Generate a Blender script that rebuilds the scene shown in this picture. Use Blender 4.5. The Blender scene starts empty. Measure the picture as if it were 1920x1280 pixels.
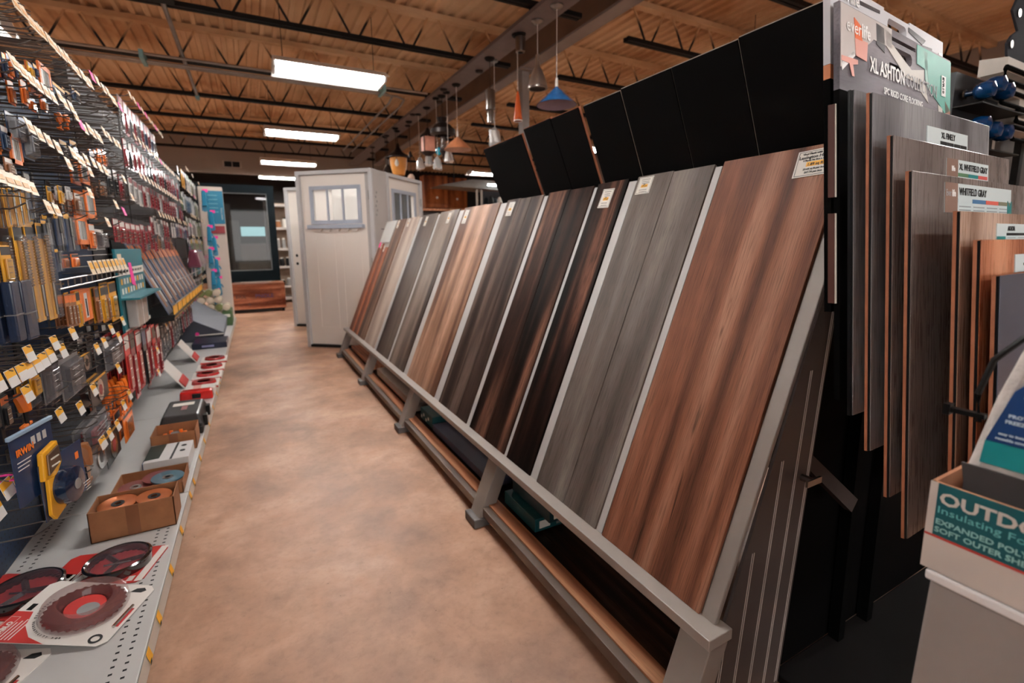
import bpy, bmesh, math, random
from mathutils import Vector, Matrix
random.seed(7)
S = bpy.context.scene
COL = S.collection
# ------------------------------------------------------------------ camera
YAW, PIT, ROL, FPX, CY = math.radians(28.28), math.radians(-8.92), math.radians(-.64), 901.6, 598.3
def cam_axes():
    cy, sy, cp, sp = math.cos(YAW), math.sin(YAW), math.cos(PIT), math.sin(PIT)
    f = Vector((sy*cp, cy*cp, sp)); r = Vector((cy, -sy, 0)); u = r.cross(f)
    c, s = math.cos(ROL), math.sin(ROL)
    return c*r+s*u, -s*r+c*u, f
cr, cu, cf = cam_axes()
cd = bpy.data.cameras.new('camera'); cam = bpy.data.objects.new('camera', cd); COL.objects.link(cam)
cam.matrix_world = Matrix(((cr.x, cu.x, -cf.x, 0), (cr.y, cu.y, -cf.y, 0), (cr.z, cu.z, -cf.z, 1.22), (0, 0, 0, 1)))
cd.sensor_width = 36; cd.lens = 36*FPX/1920; cd.shift_y = -(640-CY)/1920
cd.clip_start = .02; cd.clip_end = 60
cd.dof.use_dof = True; cd.dof.focus_distance = 1.15; cd.dof.aperture_fstop = 3.4
S.camera = cam
# ------------------------------------------------------------------ world, exposure
w = bpy.data.worlds.new('world'); S.world = w; w.use_nodes = True
w.node_tree.nodes['Background'].inputs[0].default_value = (.9, .85, .8, 1)
w.node_tree.nodes['Background'].inputs[1].default_value = .25
S.view_settings.view_transform = 'Standard'; S.view_settings.look = 'None'
S.view_settings.exposure = 1.15; S.view_settings.gamma = 1; S.view_settings.use_curve_mapping = False
TUBE_W = 60.0        # radiance of the fluorescent tubes
DAY_W = 55.0         # daylight through the shop front windows behind the camera
def day_light(name, loc, rot, sx, sy, power, col):
    l = bpy.data.lights.new(name, 'AREA'); l.shape = 'RECTANGLE'; l.size = sx; l.size_y = sy
    l.energy = power; l.color = col
    o = bpy.data.objects.new(name, l); COL.objects.link(o); o.location = loc; o.rotation_euler = rot
    return o
# daylight of the glazed shop front, which lies behind the photographer
day_light('shop_front_daylight', (.6, -4.6, 1.7), (math.radians(90), 0, 0), 6.5, 2.2, DAY_W, (1, .975, .945))
# ------------------------------------------------------------------ materials
MATS = {}
def lin(c):
    return tuple(((x/255)/12.92 if x/255 <= .04045 else ((x/255+.055)/1.055)**2.4) for x in c[:3])+(1,)
def mat(name, rgb, rough=.6, metal=0, spec=.5, var=.12, vscale=8, bump=0, bscale=60, emit=0, alpha=1, trans=0, coat=0):
    if name in MATS: return MATS[name]
    m = bpy.data.materials.new(name); m.use_nodes = True; MATS[name] = m
    nt = m.node_tree; N = nt.nodes; L = nt.links; b = N['Principled BSDF']
    c = lin(rgb)
    b.inputs['Roughness'].default_value = rough; b.inputs['Metallic'].default_value = metal
    b.inputs['Specular IOR Level'].default_value = spec
    b.inputs['Coat Weight'].default_value = coat; b.inputs['Coat Roughness'].default_value = .08
    if emit:
        b.inputs['Base Color'].default_value = c
        b.inputs['Emission Color'].default_value = c; b.inputs['Emission Strength'].default_value = emit
        return m
    if alpha < 1: b.inputs['Alpha'].default_value = alpha
    if trans: b.inputs['Transmission Weight'].default_value = trans; b.inputs['IOR'].default_value = 1.3
    tc = N.new('ShaderNodeTexCoord'); no = N.new('ShaderNodeTexNoise'); no.inputs['Scale'].default_value = vscale
    no.inputs['Detail'].default_value = 4
    rp = N.new('ShaderNodeValToRGB')
    rp.color_ramp.elements[0].position = .3; rp.color_ramp.elements[1].position = .7
    rp.color_ramp.elements[0].color = tuple(x*(1-var) for x in c[:3])+(1,)
    rp.color_ramp.elements[1].color = tuple(min(1, x*(1+var)) for x in c[:3])+(1,)
    L.new(tc.outputs['Object'], no.inputs['Vector']); L.new(no.outputs['Fac'], rp.inputs['Fac'])
    L.new(rp.outputs['Color'], b.inputs['Base Color'])
    if bump:
        n2 = N.new('ShaderNodeTexNoise'); n2.inputs['Scale'].default_value = bscale; n2.inputs['Detail'].default_value = 5
        bp = N.new('ShaderNodeBump'); bp.inputs['Strength'].default_value = bump; bp.inputs['Distance'].default_value = .004
        L.new(tc.outputs['Object'], n2.inputs['Vector']); L.new(n2.outputs['Fac'], bp.inputs['Height'])
        L.new(bp.outputs['Normal'], b.inputs['Normal'])
    return m
def ramp(N, stops):
    r = N.new('ShaderNodeValToRGB'); e = r.color_ramp.elements
    while len(e) < len(stops): e.new(.5)
    for k, (p, c) in enumerate(stops): e[k].position = p; e[k].color = lin(c) if max(c) > 1 else tuple(c)+(1,)
    return r
def wood(name, dark, mid, light, seed=0, axes=(9, 9, .8), knots=.5, rough=.5, contrast=1, fine=.35, coat=.0, spec=.15):
    """wood print whose grain runs along the axis with the small scale"""
    if name in MATS: return MATS[name]
    m = bpy.data.materials.new(name); m.use_nodes = True; MATS[name] = m
    nt = m.node_tree; N = nt.nodes; L = nt.links; b = N['Principled BSDF']
    b.inputs['Specular IOR Level'].default_value = spec
    b.inputs['Coat Weight'].default_value = coat; b.inputs['Coat Roughness'].default_value = .1
    tc = N.new('ShaderNodeTexCoord'); mp = N.new('ShaderNodeMapping')
    mp.inputs['Scale'].default_value = axes; mp.inputs['Location'].default_value = (seed*3.1, seed*1.7, seed*2.3)
    L.new(tc.outputs['Object'], mp.inputs['Vector'])
    n1 = N.new('ShaderNodeTexNoise'); n1.inputs['Scale'].default_value = 1.1; n1.inputs['Detail'].default_value = 12
    n1.inputs['Distortion'].default_value = .35; n1.inputs['Roughness'].default_value = .25
    L.new(mp.outputs[0], n1.inputs['Vector'])
    h = .17/contrast
    r1 = ramp(N, [(.5-h, dark), (.5, mid), (.5+h, light)]); L.new(n1.outputs['Fac'], r1.inputs['Fac'])
    m2 = N.new('ShaderNodeMapping'); m2.inputs['Scale'].default_value = tuple(a*(12 if a > 4 else 7) for a in axes)
    L.new(tc.outputs['Object'], m2.inputs['Vector'])
    n2 = N.new('ShaderNodeTexNoise'); n2.inputs['Scale'].default_value = 2; n2.inputs['Detail'].default_value = 6; n2.inputs['Distortion'].default_value = .25
    L.new(m2.outputs[0], n2.inputs['Vector'])
    r2 = ramp(N, [(.3, (1-fine*1.7, 1-fine*1.7, 1-fine*1.7)), (.55, (1, 1, 1)), (.75, (1+0, 1, 1))]); L.new(n2.outputs['Fac'], r2.inputs['Fac'])
    mx = N.new('ShaderNodeMixRGB'); mx.blend_type = 'MULTIPLY'; mx.inputs['Fac'].default_value = 1
    L.new(r1.outputs[0], mx.inputs['Color1']); L.new(r2.outputs[0], mx.inputs['Color2'])
    m3 = N.new('ShaderNodeMapping'); m3.inputs['Scale'].default_value = tuple(a*(1.6 if a > 4 else 2.6) for a in axes)
    m3.inputs['Location'].default_value = (seed*5+11, 3, seed)
    L.new(tc.outputs['Object'], m3.inputs['Vector'])
    n3 = N.new('ShaderNodeTexNoise'); n3.inputs['Scale'].default_value = 1; n3.inputs['Detail'].default_value = 3; n3.inputs['Distortion'].default_value = 1.2
    L.new(m3.outputs[0], n3.inputs['Vector'])
    r3 = ramp(N, [(.66, (1, 1, 1)), (.74, (1-knots,)*3)]); L.new(n3.outputs['Fac'], r3.inputs['Fac'])
    m4 = N.new('ShaderNodeMixRGB'); m4.blend_type = 'MULTIPLY'; m4.inputs['Fac'].default_value = 1
    L.new(mx.outputs[0], m4.inputs['Color1']); L.new(r3.outputs[0], m4.inputs['Color2'])
    L.new(m4.outputs[0], b.inputs['Base Color'])
    rr = N.new('ShaderNodeMapRange'); rr.inputs['To Min'].default_value = rough-.08; rr.inputs['To Max'].default_value = rough+.15
    L.new(n2.outputs['Fac'], rr.inputs['Value']); L.new(rr.outputs[0], b.inputs['Roughness'])
    bp = N.new('ShaderNodeBump'); bp.inputs['Strength'].default_value = .25; bp.inputs['Distance'].default_value = .001
    L.new(n2.outputs['Fac'], bp.inputs['Height']); L.new(bp.outputs[0], b.inputs['Normal'])
    return m
# ------------------------------------------------------------------ mesh builder
class MB:
    def __init__(s): s.v = []; s.f = []; s.m = []
    def add(s, vs, fs, m=0):
        o = len(s.v); s.v += [tuple(p) for p in vs]; s.f += [tuple(i+o for i in f) for f in fs]; s.m += [m]*len(fs); return s
    def box(s, x0, x1, y0, y1, z0, z1, m=0):
        return s.add([(x0,y0,z0),(x1,y0,z0),(x1,y1,z0),(x0,y1,z0),(x0,y0,z1),(x1,y0,z1),(x1,y1,z1),(x0,y1,z1)],
                     [(0,3,2,1),(4,5,6,7),(0,1,5,4),(1,2,6,5),(2,3,7,6),(3,0,4,7)], m)
    def hexa(s, p, m=0):      # eight points, bottom ring then top ring
        return s.add(p, [(0,3,2,1),(4,5,6,7),(0,1,5,4),(1,2,6,5),(2,3,7,6),(3,0,4,7)], m)
    def quad(s, a, b, c, d, m=0): return s.add([a,b,c,d], [(0,1,2,3)], m)
    def prism(s, poly, fn, a, b, m=0):     # poly 2d extruded between a and b; fn(u,v,w)->xyz
        n = len(poly); vs = [fn(u,v,a) for u,v in poly]+[fn(u,v,b) for u,v in poly]
        fs = [tuple(range(n))[::-1], tuple(range(n,2*n))]+[(i,(i+1)%n,n+(i+1)%n,n+i) for i in range(n)]
        return s.add(vs, fs, m)
    def tube(s, pts, r, n=6, m=0, closed=False):
        P = [Vector(p) for p in pts]; rings = []
        up = Vector((0,0,1)); k = len(P)
        for i, p in enumerate(P):
            if closed: d = P[(i+1)%k]-P[i-1]
            else: d = P[min(i+1,k-1)]-P[max(i-1,0)]
            d.normalize(); a = d.cross(up)
            if a.length < .05: a = d.cross(Vector((1,0,0)))
            a.normalize(); b = a.cross(d); rr = r[i] if isinstance(r, (list, tuple)) else r
            rings.append([p+a*math.cos(2*math.pi*j/n)*rr+b*math.sin(2*math.pi*j/n)*rr for j in range(n)])
        vs = [q for R in rings for q in R]; fs = []
        for i in range(k if closed else k-1):
            for j in range(n):
                i2 = (i+1)%k; fs.append((i*n+j, i*n+(j+1)%n, i2*n+(j+1)%n, i2*n+j))
        if not closed: fs += [tuple(range(n))[::-1], tuple(range((k-1)*n, k*n))]
        return s.add(vs, fs, m)
    def lathe(s, prof, c=(0,0,0), n=20, m=0, ax='z', cap=True):
        vs = []; k = len(prof)
        for r, h in prof:
            for j in range(n):
                a = 2*math.pi*j/n; x, y = r*math.cos(a), r*math.sin(a)
                p = {'z': (x, y, h), 'x': (h, x, y), 'y': (x, h, y)}[ax]
                vs.append((p[0]+c[0], p[1]+c[1], p[2]+c[2]))
        fs = [(i*n+j, i*n+(j+1)%n, (i+1)*n+(j+1)%n, (i+1)*n+j) for i in range(k-1) for j in range(n)]
        if cap: fs += [tuple(range(n))[::-1], tuple(range((k-1)*n, k*n))]
        return s.add(vs, fs, m)
    def build(s, name, mats, parent=None, local=False, loc=None, smooth=False, bevel=0, xf=None):
        if not isinstance(mats, (list, tuple)): mats = [mats]
        off = Vector((0,0,0))
        if parent and not local:
            q = parent
            while q: off += q.location; q = q.parent
        if loc is not None and not local: off = Vector(loc)
        vs = [Vector(p) for p in s.v]
        if xf is not None: vs = [xf @ p for p in vs]
        me = bpy.data.meshes.new(name); me.from_pydata([tuple(p-off) for p in vs], [], s.f)
        for mm in mats: me.materials.append(mm)
        me.polygons.foreach_set('material_index', s.m)
        bm = bmesh.new(); bm.from_mesh(me); bmesh.ops.recalc_face_normals(bm, faces=bm.faces); bm.to_mesh(me); bm.free()
        if smooth:
            me.polygons.foreach_set('use_smooth', [True]*len(me.polygons))
            try: me.set_sharp_from_angle(angle=math.radians(38))
            except Exception: pass
        o = bpy.data.objects.new(name, me); COL.objects.link(o)
        if parent: o.parent = parent
        elif loc is not None: o.location = loc
        if bevel:
            b = o.modifiers.new('bevel', 'BEVEL'); b.width = bevel; b.segments = 2; b.limit_method = 'ANGLE'
        return o
def tag(o, label=None, cat=None, group=None, kind=None):
    if label: o['label'] = label
    if cat: o['category'] = cat
    if group: o['group'] = group
    if kind: o['kind'] = kind
    return o
def thing(name, loc, label, cat, group=None, rot=(0,0,0)):
    o = bpy.data.objects.new(name, None); COL.objects.link(o); o.location = loc; o.rotation_euler = rot
    o.empty_display_size = .05
    return tag(o, label, cat, group)
def struct(o): o['kind'] = 'structure'; return o
def dup(root, loc, label=None, group=None, rotz=None):
    def cp(o, par):
        c = o.copy(); COL.objects.link(c)
        if par: c.parent = par
        for ch in list(o.children): cp(ch, c)
        return c
    r = cp(root, None); r.location = loc
    if label: r['label'] = label
    if group: r['group'] = group
    if rotz is not None: r.rotation_euler.z = rotz
    return r
TXT = {}
def text(body, size, m, parent, mw, name='lettering', ax='LEFT', sx=1, bold=0, world=False):
    """flat lettering; mw = local matrix whose xy plane carries the text"""
    if world:
        q = parent; off = Vector((0, 0, 0))
        while q: off += q.location; q = q.parent
        mw = Matrix.Translation(-off) @ mw
    c = bpy.data.curves.new(name, 'FONT'); c.body = body; c.size = size; c.align_x = ax; c.extrude = .0002; c.offset = bold
    c.resolution_u = 2
    o = bpy.data.objects.new(name, c); COL.objects.link(o)
    dg = bpy.context.evaluated_depsgraph_get(); me = bpy.data.meshes.new_from_object(o.evaluated_get(dg))
    COL.objects.unlink(o); bpy.data.objects.remove(o)
    me.transform(mw @ Matrix.Diagonal((sx, 1, 1, 1))); me.materials.clear(); me.materials.append(m)
    t = bpy.data.objects.new(name, me); COL.objects.link(t); t.parent = parent
    return t
def frame(o, x, y):
    x = Vector(x).normalized(); y = Vector(y).normalized(); z = x.cross(y)
    return Matrix(((x.x, y.x, z.x, o[0]), (x.y, y.y, z.y, o[1]), (x.z, y.z, z.z, o[2]), (0, 0, 0, 1)))
# common materials
BLK = mat('black_plastic', (9, 9, 9), .4, spec=.3)
MTB = mat('matte_black', (5, 5, 5), .85, spec=.05)
CHR = mat('chrome_wire', (150, 146, 142), .28, 1)
DKM = mat('dark_metal', (16, 13, 12), .6, .2, spec=.3)
WHT = mat('white_paper', (226, 220, 210), .55, var=.03)
INK = mat('black_ink', (22, 22, 24), .7, var=.02)
YEL = mat('tag_yellow', (246, 178, 40), .5, var=.04)
PNK = mat('pink_tape', (255, 60, 160), .55, var=.04)
CARD = mat('cardboard', (150, 98, 62), .8, var=.12, vscale=20, bump=.2)
# ------------------------------------------------------------------ setting
def floor_mat():
    m = bpy.data.materials.new('stained_concrete'); m.use_nodes = True
    nt = m.node_tree; N = nt.nodes; L = nt.links; b = N['Principled BSDF']
    tc = N.new('ShaderNodeTexCoord')
    def noise(sc, det, dist=0, loc=0):
        mp = N.new('ShaderNodeMapping'); mp.inputs['Location'].default_value = (loc, loc*.7, 0)
        L.new(tc.outputs['Object'], mp.inputs['Vector'])
        n = N.new('ShaderNodeTexNoise'); n.inputs['Scale'].default_value = sc; n.inputs['Detail'].default_value = det
        n.inputs['Distortion'].default_value = dist; n.inputs['Roughness'].default_value = .62
        L.new(mp.outputs[0], n.inputs['Vector']); return n
    n1 = noise(1.6, 10, .15)
    r1 = ramp(N, [(.3, (128, 94, 74)), (.5, (176, 134, 108)), (.7, (208, 170, 146))]); L.new(n1.outputs['Fac'], r1.inputs['Fac'])
    n2 = noise(6.5, 10, .25, 4)
    r2 = ramp(N, [(.3, (.72, .66, .62)), (.52, (1, 1, 1)), (.68, (1, .97, .94))]); L.new(n2.outputs['Fac'], r2.inputs['Fac'])
    mx = N.new('ShaderNodeMixRGB'); mx.blend_type = 'MULTIPLY'; mx.inputs['Fac'].default_value = .8
    L.new(r1.outputs[0], mx.inputs['Color1']); L.new(r2.outputs[0], mx.inputs['Color2'])
    n3 = noise(38, 5, .3, 9)
    r3 = ramp(N, [(.3, (.8, .78, .76)), (.5, (1, 1, 1))]); L.new(n3.outputs['Fac'], r3.inputs['Fac'])
    m3 = N.new('ShaderNodeMixRGB'); m3.blend_type = 'MULTIPLY'; m3.inputs['Fac'].default_value = .7
    L.new(mx.outputs[0], m3.inputs['Color1']); L.new(r3.outputs[0], m3.inputs['Color2'])
    # small dark specks
    n4 = noise(70, 2, 0, 2); r4 = ramp(N, [(.73, (1, 1, 1)), (.77, (.35, .27, .24))]); L.new(n4.outputs['Fac'], r4.inputs['Fac'])
    m4 = N.new('ShaderNodeMixRGB'); m4.blend_type = 'MULTIPLY'; m4.inputs['Fac'].default_value = 1
    L.new(m3.outputs[0], m4.inputs['Color1']); L.new(r4.outputs[0], m4.inputs['Color2'])
    L.new(m4.outputs[0], b.inputs['Base Color'])
    rr = N.new('ShaderNodeMapRange'); rr.inputs['To Min'].default_value = .34; rr.inputs['To Max'].default_value = .6
    L.new(n2.outputs['Fac'], rr.inputs['Value']); L.new(rr.outputs[0], b.inputs['Roughness'])
    bp = N.new('ShaderNodeBump'); bp.inputs['Strength'].default_value = .12; bp.inputs['Distance'].default_value = .002
    L.new(n3.outputs['Fac'], bp.inputs['Height']); L.new(bp.outputs[0], b.inputs['Normal'])
    return m
X0, X1, Y0, Y1, ZC = -5.2, 9.5, -5, 18.2, 3.95
struct(MB().box(X0, X1, Y0, Y1, -.1, 0).build('floor', floor_mat()))
def ceil_mat():
    m = bpy.data.materials.new('foamed_roof_deck'); m.use_nodes = True
    nt = m.node_tree; N = nt.nodes; L = nt.links; b = N['Principled BSDF']; b.inputs['Roughness'].default_value = .8
    tc = N.new('ShaderNodeTexCoord')
    n1 = N.new('ShaderNodeTexNoise'); n1.inputs['Scale'].default_value = .8; n1.inputs['Detail'].default_value = 7
    L.new(tc.outputs['Object'], n1.inputs['Vector'])
    r1 = ramp(N, [(.32, (176, 128, 84)), (.5, (214, 176, 136)), (.7, (228, 196, 158))]); L.new(n1.outputs['Fac'], r1.inputs['Fac'])
    L.new(r1.outputs[0], b.inputs['Base Color'])
    return m
CEIL = ceil_mat()
# corrugated deck: ribs run along the aisle
mb = MB(); n = int((X1-X0)/.15)
prof = []
for i in range(n):
    x = X0+i*.15
    prof += [(x, ZC), (x+.045, ZC), (x+.06, ZC+.035), (x+.135, ZC+.035)]
prof.append((X1, ZC)); prof2 = prof+[(X1, ZC+.1), (X0, ZC+.1)]
mb.prism(prof2, lambda u, v, w: (u, w, v), Y0, Y1)
struct(mb.build('ceiling', CEIL))
WALL = mat('grey_beige_wall', (150, 136, 126), .8, var=.06, vscale=2)
DARKW = mat('dark_back_wall', (24, 18, 16), .8, var=.2, vscale=2)
struct(MB().box(X0-.1, X0, Y0, Y1, 0, ZC+.1).build('wall_left', WALL))
struct(MB().box(X1, X1+.1, Y0, Y1, 0, ZC+.1).build('wall_right', WALL))
struct(MB().box(X0, X1, Y1, Y1+.1, 0, ZC+.1).build('wall_back', DARKW))
# front wall with glazed shop front opening behind the camera
struct(MB().box(X0, X1, Y0-.1, Y0, 0, .5).box(X0, X1, Y0-.1, Y0, 2.9, ZC+.1).box(X0, -2.8, Y0-.1, Y0, .5, 2.9).box(4.2, X1, Y0-.1, Y0, .5, 2.9).build('wall_front', WALL))
# bulkhead across the back of the sales floor with its air vent
struct(MB().box(X0, 4.0, 14.5, 14.62, 3.06, ZC).build('trim_1', WALL))
o = thing('air_vent', (-.21, 14.5, 3.2), 'two slot dark air vent set in the grey bulkhead over the aisle', 'vent')
MB().box(-.42, 0, 14.47, 14.499, 3.2, 3.37).build('vent_frame', mat('vent_frame', (165, 152, 142), .6), o)
for k in (0, 1):
    mb = MB()
    for j in range(5): mb.box(-.38+k*.18, -.22+k*.18, 14.455, 14.469, 3.225+j*.026, 3.24+j*.026)
    mb.box(-.38+k*.18, -.22+k*.18, 14.468, 14.4695, 3.22, 3.35).build('vent_grille', DKM, o)
# ------------------------------------------------------------------ open web joists
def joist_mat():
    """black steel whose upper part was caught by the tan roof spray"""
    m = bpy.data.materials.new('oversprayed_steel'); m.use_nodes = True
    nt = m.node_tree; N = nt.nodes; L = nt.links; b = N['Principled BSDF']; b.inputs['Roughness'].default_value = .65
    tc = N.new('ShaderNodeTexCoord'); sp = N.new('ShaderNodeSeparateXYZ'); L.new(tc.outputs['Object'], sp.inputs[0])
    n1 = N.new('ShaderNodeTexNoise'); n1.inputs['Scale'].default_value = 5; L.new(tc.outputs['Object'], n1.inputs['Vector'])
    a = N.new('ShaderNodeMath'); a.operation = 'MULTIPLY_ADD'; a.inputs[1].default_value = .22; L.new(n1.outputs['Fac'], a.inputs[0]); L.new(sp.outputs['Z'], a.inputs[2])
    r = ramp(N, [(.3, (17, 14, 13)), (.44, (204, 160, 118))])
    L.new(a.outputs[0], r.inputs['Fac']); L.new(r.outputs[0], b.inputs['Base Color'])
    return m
JM = joist_mat()
def joist(x0, x1, y, label, group, zc=3.5):
    """local z is the height above the bottom chord"""
    t = thing('roof_joist', (0, y, zc), label, 'joist', group)
    hgt = ZC-zc
    MB().box(x0, x1, -.045, -.008, 0, .045).box(x0, x1, .008, .045, 0, .045).build('bottom_chord', DKM, t, local=True)
    MB().box(x0-.1, x1+.1, -.05, .05, hgt-.06, hgt).build('top_chord', CEIL, t, local=True)
    mb = MB(); p = .62; k = math.floor(x0/p)+1
    while k*p < x1:
        c = k*p
        if c-.03 > x0: mb.tube([(c-.035, 0, .02), (c-p*.42, 0, hgt-.02)], .013, 5)
        if c+p*.42 < x1: mb.tube([(c+.035, 0, .02), (c+p*.42, 0, hgt-.02)], .013, 5)
        k += 1
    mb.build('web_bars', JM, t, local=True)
    return t
LY = [-.25, 1.3, 2.85, 4.4, 5.95, 7.6, 9.12, 10.65, 12.25, 13.75]
for i, y in enumerate(LY):
    joist(X0+.05, 3.2, y, 'black open web roof joist over the aisle, %s' % (['behind the photographer', 'overhead', 'in line with the nearest boards', 'over the large brown sample board', 'just in front of the first ceiling light', 'just behind the first ceiling light', 'in front of the second ceiling light', 'behind the second ceiling light', 'in front of the third ceiling light', 'next to the grey bulkhead'][i]), 'roof joists left of the grey beam')
RY = [-.1, 1.6, 3.2, 4.6, 6.0, 7.5, 9.0, 10.5, 12.0, 13.6]
for i, y in enumerate(RY):
    joist(4.0, X1-.1, y, 'black roof joist right of the grey beam, %s' % (['behind the photographer', 'above the carton', 'crossing above the black boards', 'ending above the widest black board', 'behind the blue glass pendant', 'behind the orange pendant', 'behind the chrome pendant', 'above the furthest black board', 'above the grey canopy', 'furthest back'][i]), 'roof joists right of the grey beam')
# ------------------------------------------------------------------ steel beam, column, lighting board
BEAM = mat('beam_grey', (132, 122, 118), .55, var=.08, vscale=3)
t = thing('steel_beam', (3.42, Y0+.1, 3.5), 'long grey painted steel beam carrying the roof joists', 'beam')
MB().box(3.33, 3.51, Y0+.1, Y1-.1, 3.5, 3.525).build('bottom_flange', BEAM, t)
MB().box(3.41, 3.43, Y0+.1, Y1-.1, 3.525, 3.86).build('beam_web', mat('beam_web_tan', (128, 100, 80), .7, var=.15, vscale=2), t)
MB().box(3.33, 3.51, Y0+.1, Y1-.1, 3.86, 3.885).build('top_flange', BEAM, t)
for i, (y, lab) in enumerate(((5.95, 'white grey steel column rising behind the orange pendant'), (13.2, 'grey steel column far back under the beam'))):
    t = thing('steel_column', (3.42, y, 0), lab, 'column')
    MB().box(3.365, 3.475, y-.055, y+.055, .02, 3.48).build('column_shaft', mat('column_grey', (150, 142, 138), .5), t, bevel=.006)
    MB().box(3.3, 3.54, y-.12, y+.12, 3.48, 3.5).build('cap_plate', BEAM, t)
    MB().box(3.3, 3.54, y-.12, y+.12, 0, .02).build('base_plate', BEAM, t)
t = thing('lighting_board', (2.72, Y0+.2, 3.42), 'long grey board under the joists that carries the pendant lamps', 'board')
MB().box(2.585, 2.86, Y0+.2, 14.3, 3.42, 3.46).build('board_plank', mat('board_grey', (112, 100, 98), .5, var=.1), t)
for y in LY[:10]:
    for x in (2.6, 2.82): MB().box(x, x+.03, y-.015, y+.015, 3.46, 3.5).build('hanger_clip', DKM, t)
# ------------------------------------------------------------------ conduits
t = thing('conduit_run', (-5, 7.25, 3.4), 'pair of thin silver conduits running across under the joists, bending down beside the first light', 'conduit')
PIPE = mat('galvanised_pipe', (150, 142, 136), .4, .7)
for k, (yy, zz, xe) in enumerate(((7.2, 3.42, 2.5), (7.32, 3.38, 1.9), (7.4, 3.38, 2.1))):
    pts = [(-5, yy, zz), (xe, yy, zz)]
    if k: pts += [(xe+.12, yy+.05, zz-.02), (xe+.16, yy+.4, zz-.02), (xe+.16, yy+4.5, zz-.02)]
    MB().tube(pts, .016, 7).build('conduit', PIPE, t)
for xx in (-.9, 1.85): MB().box(xx-.02, xx+.02, 7.12, 7.45, 3.35, 3.44).build('conduit_clamp', mat('blue_clamp', (130, 175, 180), .5), t)
t = thing('electrical_conduit', (-.55, 3.2, 3.48), 'single grey conduit running along the aisle from a ceiling junction box', 'conduit')
MB().tube([(-.52, 5.7, 3.47), (-.5, 8.9, 3.47)], .022, 8).build('conduit', PIPE, t)
MB().box(-.62, -.42, 5.55, 5.75, 3.43, 3.5).build('junction_box', DKM, t, bevel=.01)
MB().lathe([(.03, -.06), (.03, .06)], (-.5, 9.0, 3.45), 10, ax='y').build('coupling', mat('blue_clamp', (130, 175, 180), .5), t)
# ------------------------------------------------------------------ fluorescent fixtures
TUBE = mat('lit_tube', (255, 253, 250), emit=TUBE_W)
REFL = mat('white_reflector', (240, 242, 240), .35, var=.02)
def fixture(x, y, label, group, z=3.2, zh=3.94):
    t = thing('fluorescent_fixture', (x, y, z), label, 'ceiling light', group)
    # trough: centre body with two sloping wings
    pr = [(-.30, -.03), (-.29, -.035), (-.09, .045), (.09, .045), (.29, -.035), (.30, -.03), (.11, .07), (-.11, .07)]
    MB().prism(pr, lambda u, v, w: (w, u, v), -.61, .61).build('reflector', REFL, t, local=True)
    for a in (-.61, .585): MB().box(a, a+.025, -.16, .16, -.05, .045).build('end_socket', REFL, t, local=True)
    for k in (-.085, .085):
        MB().lathe([(.019, -.58), (.019, .58)], (0, k, .0), 10, ax='x').build('fluorescent_tube', TUBE, t, local=True, smooth=True)
    for k in (-.5, .5):
        MB().tube([(k, 0, .07), (k, 0, zh-z+.02)], .004, 5).build('hanging_chain', DKM, t, local=True)
    return t
fx = None
for (gx, gname, ys) in ((1.0, 'lights in the row over the aisle', ((-2.6, 'behind the photographer'), (2.4, 'overhead, out of frame above the boards'), (6.25, 'nearest and largest of the row over the aisle'), (9.7, 'second of the row over the aisle'), (13.1, 'third of the row over the aisle, by the bulkhead'), (15.9, 'furthest of the row, seen under the bulkhead'))),
                        (-2.35, 'lights in the row beyond the peg wall', ((-.9, 'behind the tool wall near the photographer'), (2.9, 'behind the tool wall'), (6.25, 'seen through the bare hooks at top left'), (9.7, 'second seen through the hooks at left'), (13.1, 'far back behind the tool wall'))),
                        (6.2, 'lights in the row beyond the beam', ((.2, 'behind the sample display'), (4.2, 'hidden above the black boards'), (8.6, 'beyond the black boards'), (12.8, 'small one beside the furthest black board')))):
    for yy, dsc in ys:
        lab = 'white two tube hanging fluorescent light, '+dsc
        if fx is None: fx = fixture(gx, yy, lab, gname)
        else: dup(fx, (gx, yy, 3.2), lab, gname)
# ------------------------------------------------------------------ slanted sample rack
GREY = mat('grey_rack_paint', (136, 126, 120), .5, var=.07, vscale=5, bump=.15, bscale=25)
RKX = lambda z: .765+.41*z
NL = math.sqrt(1+.41**2)
rack = thing('sample_display_rack', (1.1, 3.1, 0), 'long grey painted slanted rack holding the flooring sample boards along the aisle', 'display rack')
def slope_box(mb, y0, y1, z0, z1, d0, d1, m=0):
    """box in the plane of the boards, d = depth behind the front plane"""
    nx, nz = 1/NL, -.41/NL
    P = lambda y, z, d: (RKX(z)+nx*d, y, z+nz*d)
    return mb.hexa([P(y0,z0,d0), P(y1,z0,d0), P(y1,z0,d1), P(y0,z0,d1), P(y0,z1,d0), P(y1,z1,d0), P(y1,z1,d1), P(y0,z1,d1)], m)
slope_box(MB(), .72, 5.52, .32, 1.455, .014, .026).build('backing_panel', mat('backing_grey', (164, 158, 152), .6, var=.04), rack)
for ya, yb in ((1.094, 1.120), (1.488, 1.531), (1.735, 1.755), (2.136, 2.172), (2.586, 2.664), (3.236, 3.318), (3.726, 3.774), (4.178, 4.252)):
    slope_box(MB(), ya, yb, .318, 1.462, .004, .0138).build('divider_rail', mat('divider_grey', (186, 184, 182), .5, var=.03), rack)
slope_box(MB(), .672, .712, .30, 1.46, .006, .02).build('end_rail', GREY, rack, bevel=.003)
MB().hexa([(.85,.645,.288),(.85,5.56,.288),(.93,5.56,.288),(.93,.645,.288),(.85,.645,.316),(.85,5.56,.316),(.93,5.56,.316),(.93,.645,.316)]).build('ledge', mat('ledge_paint', (150, 141, 135), .45, var=.05), rack, bevel=.002)
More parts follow.
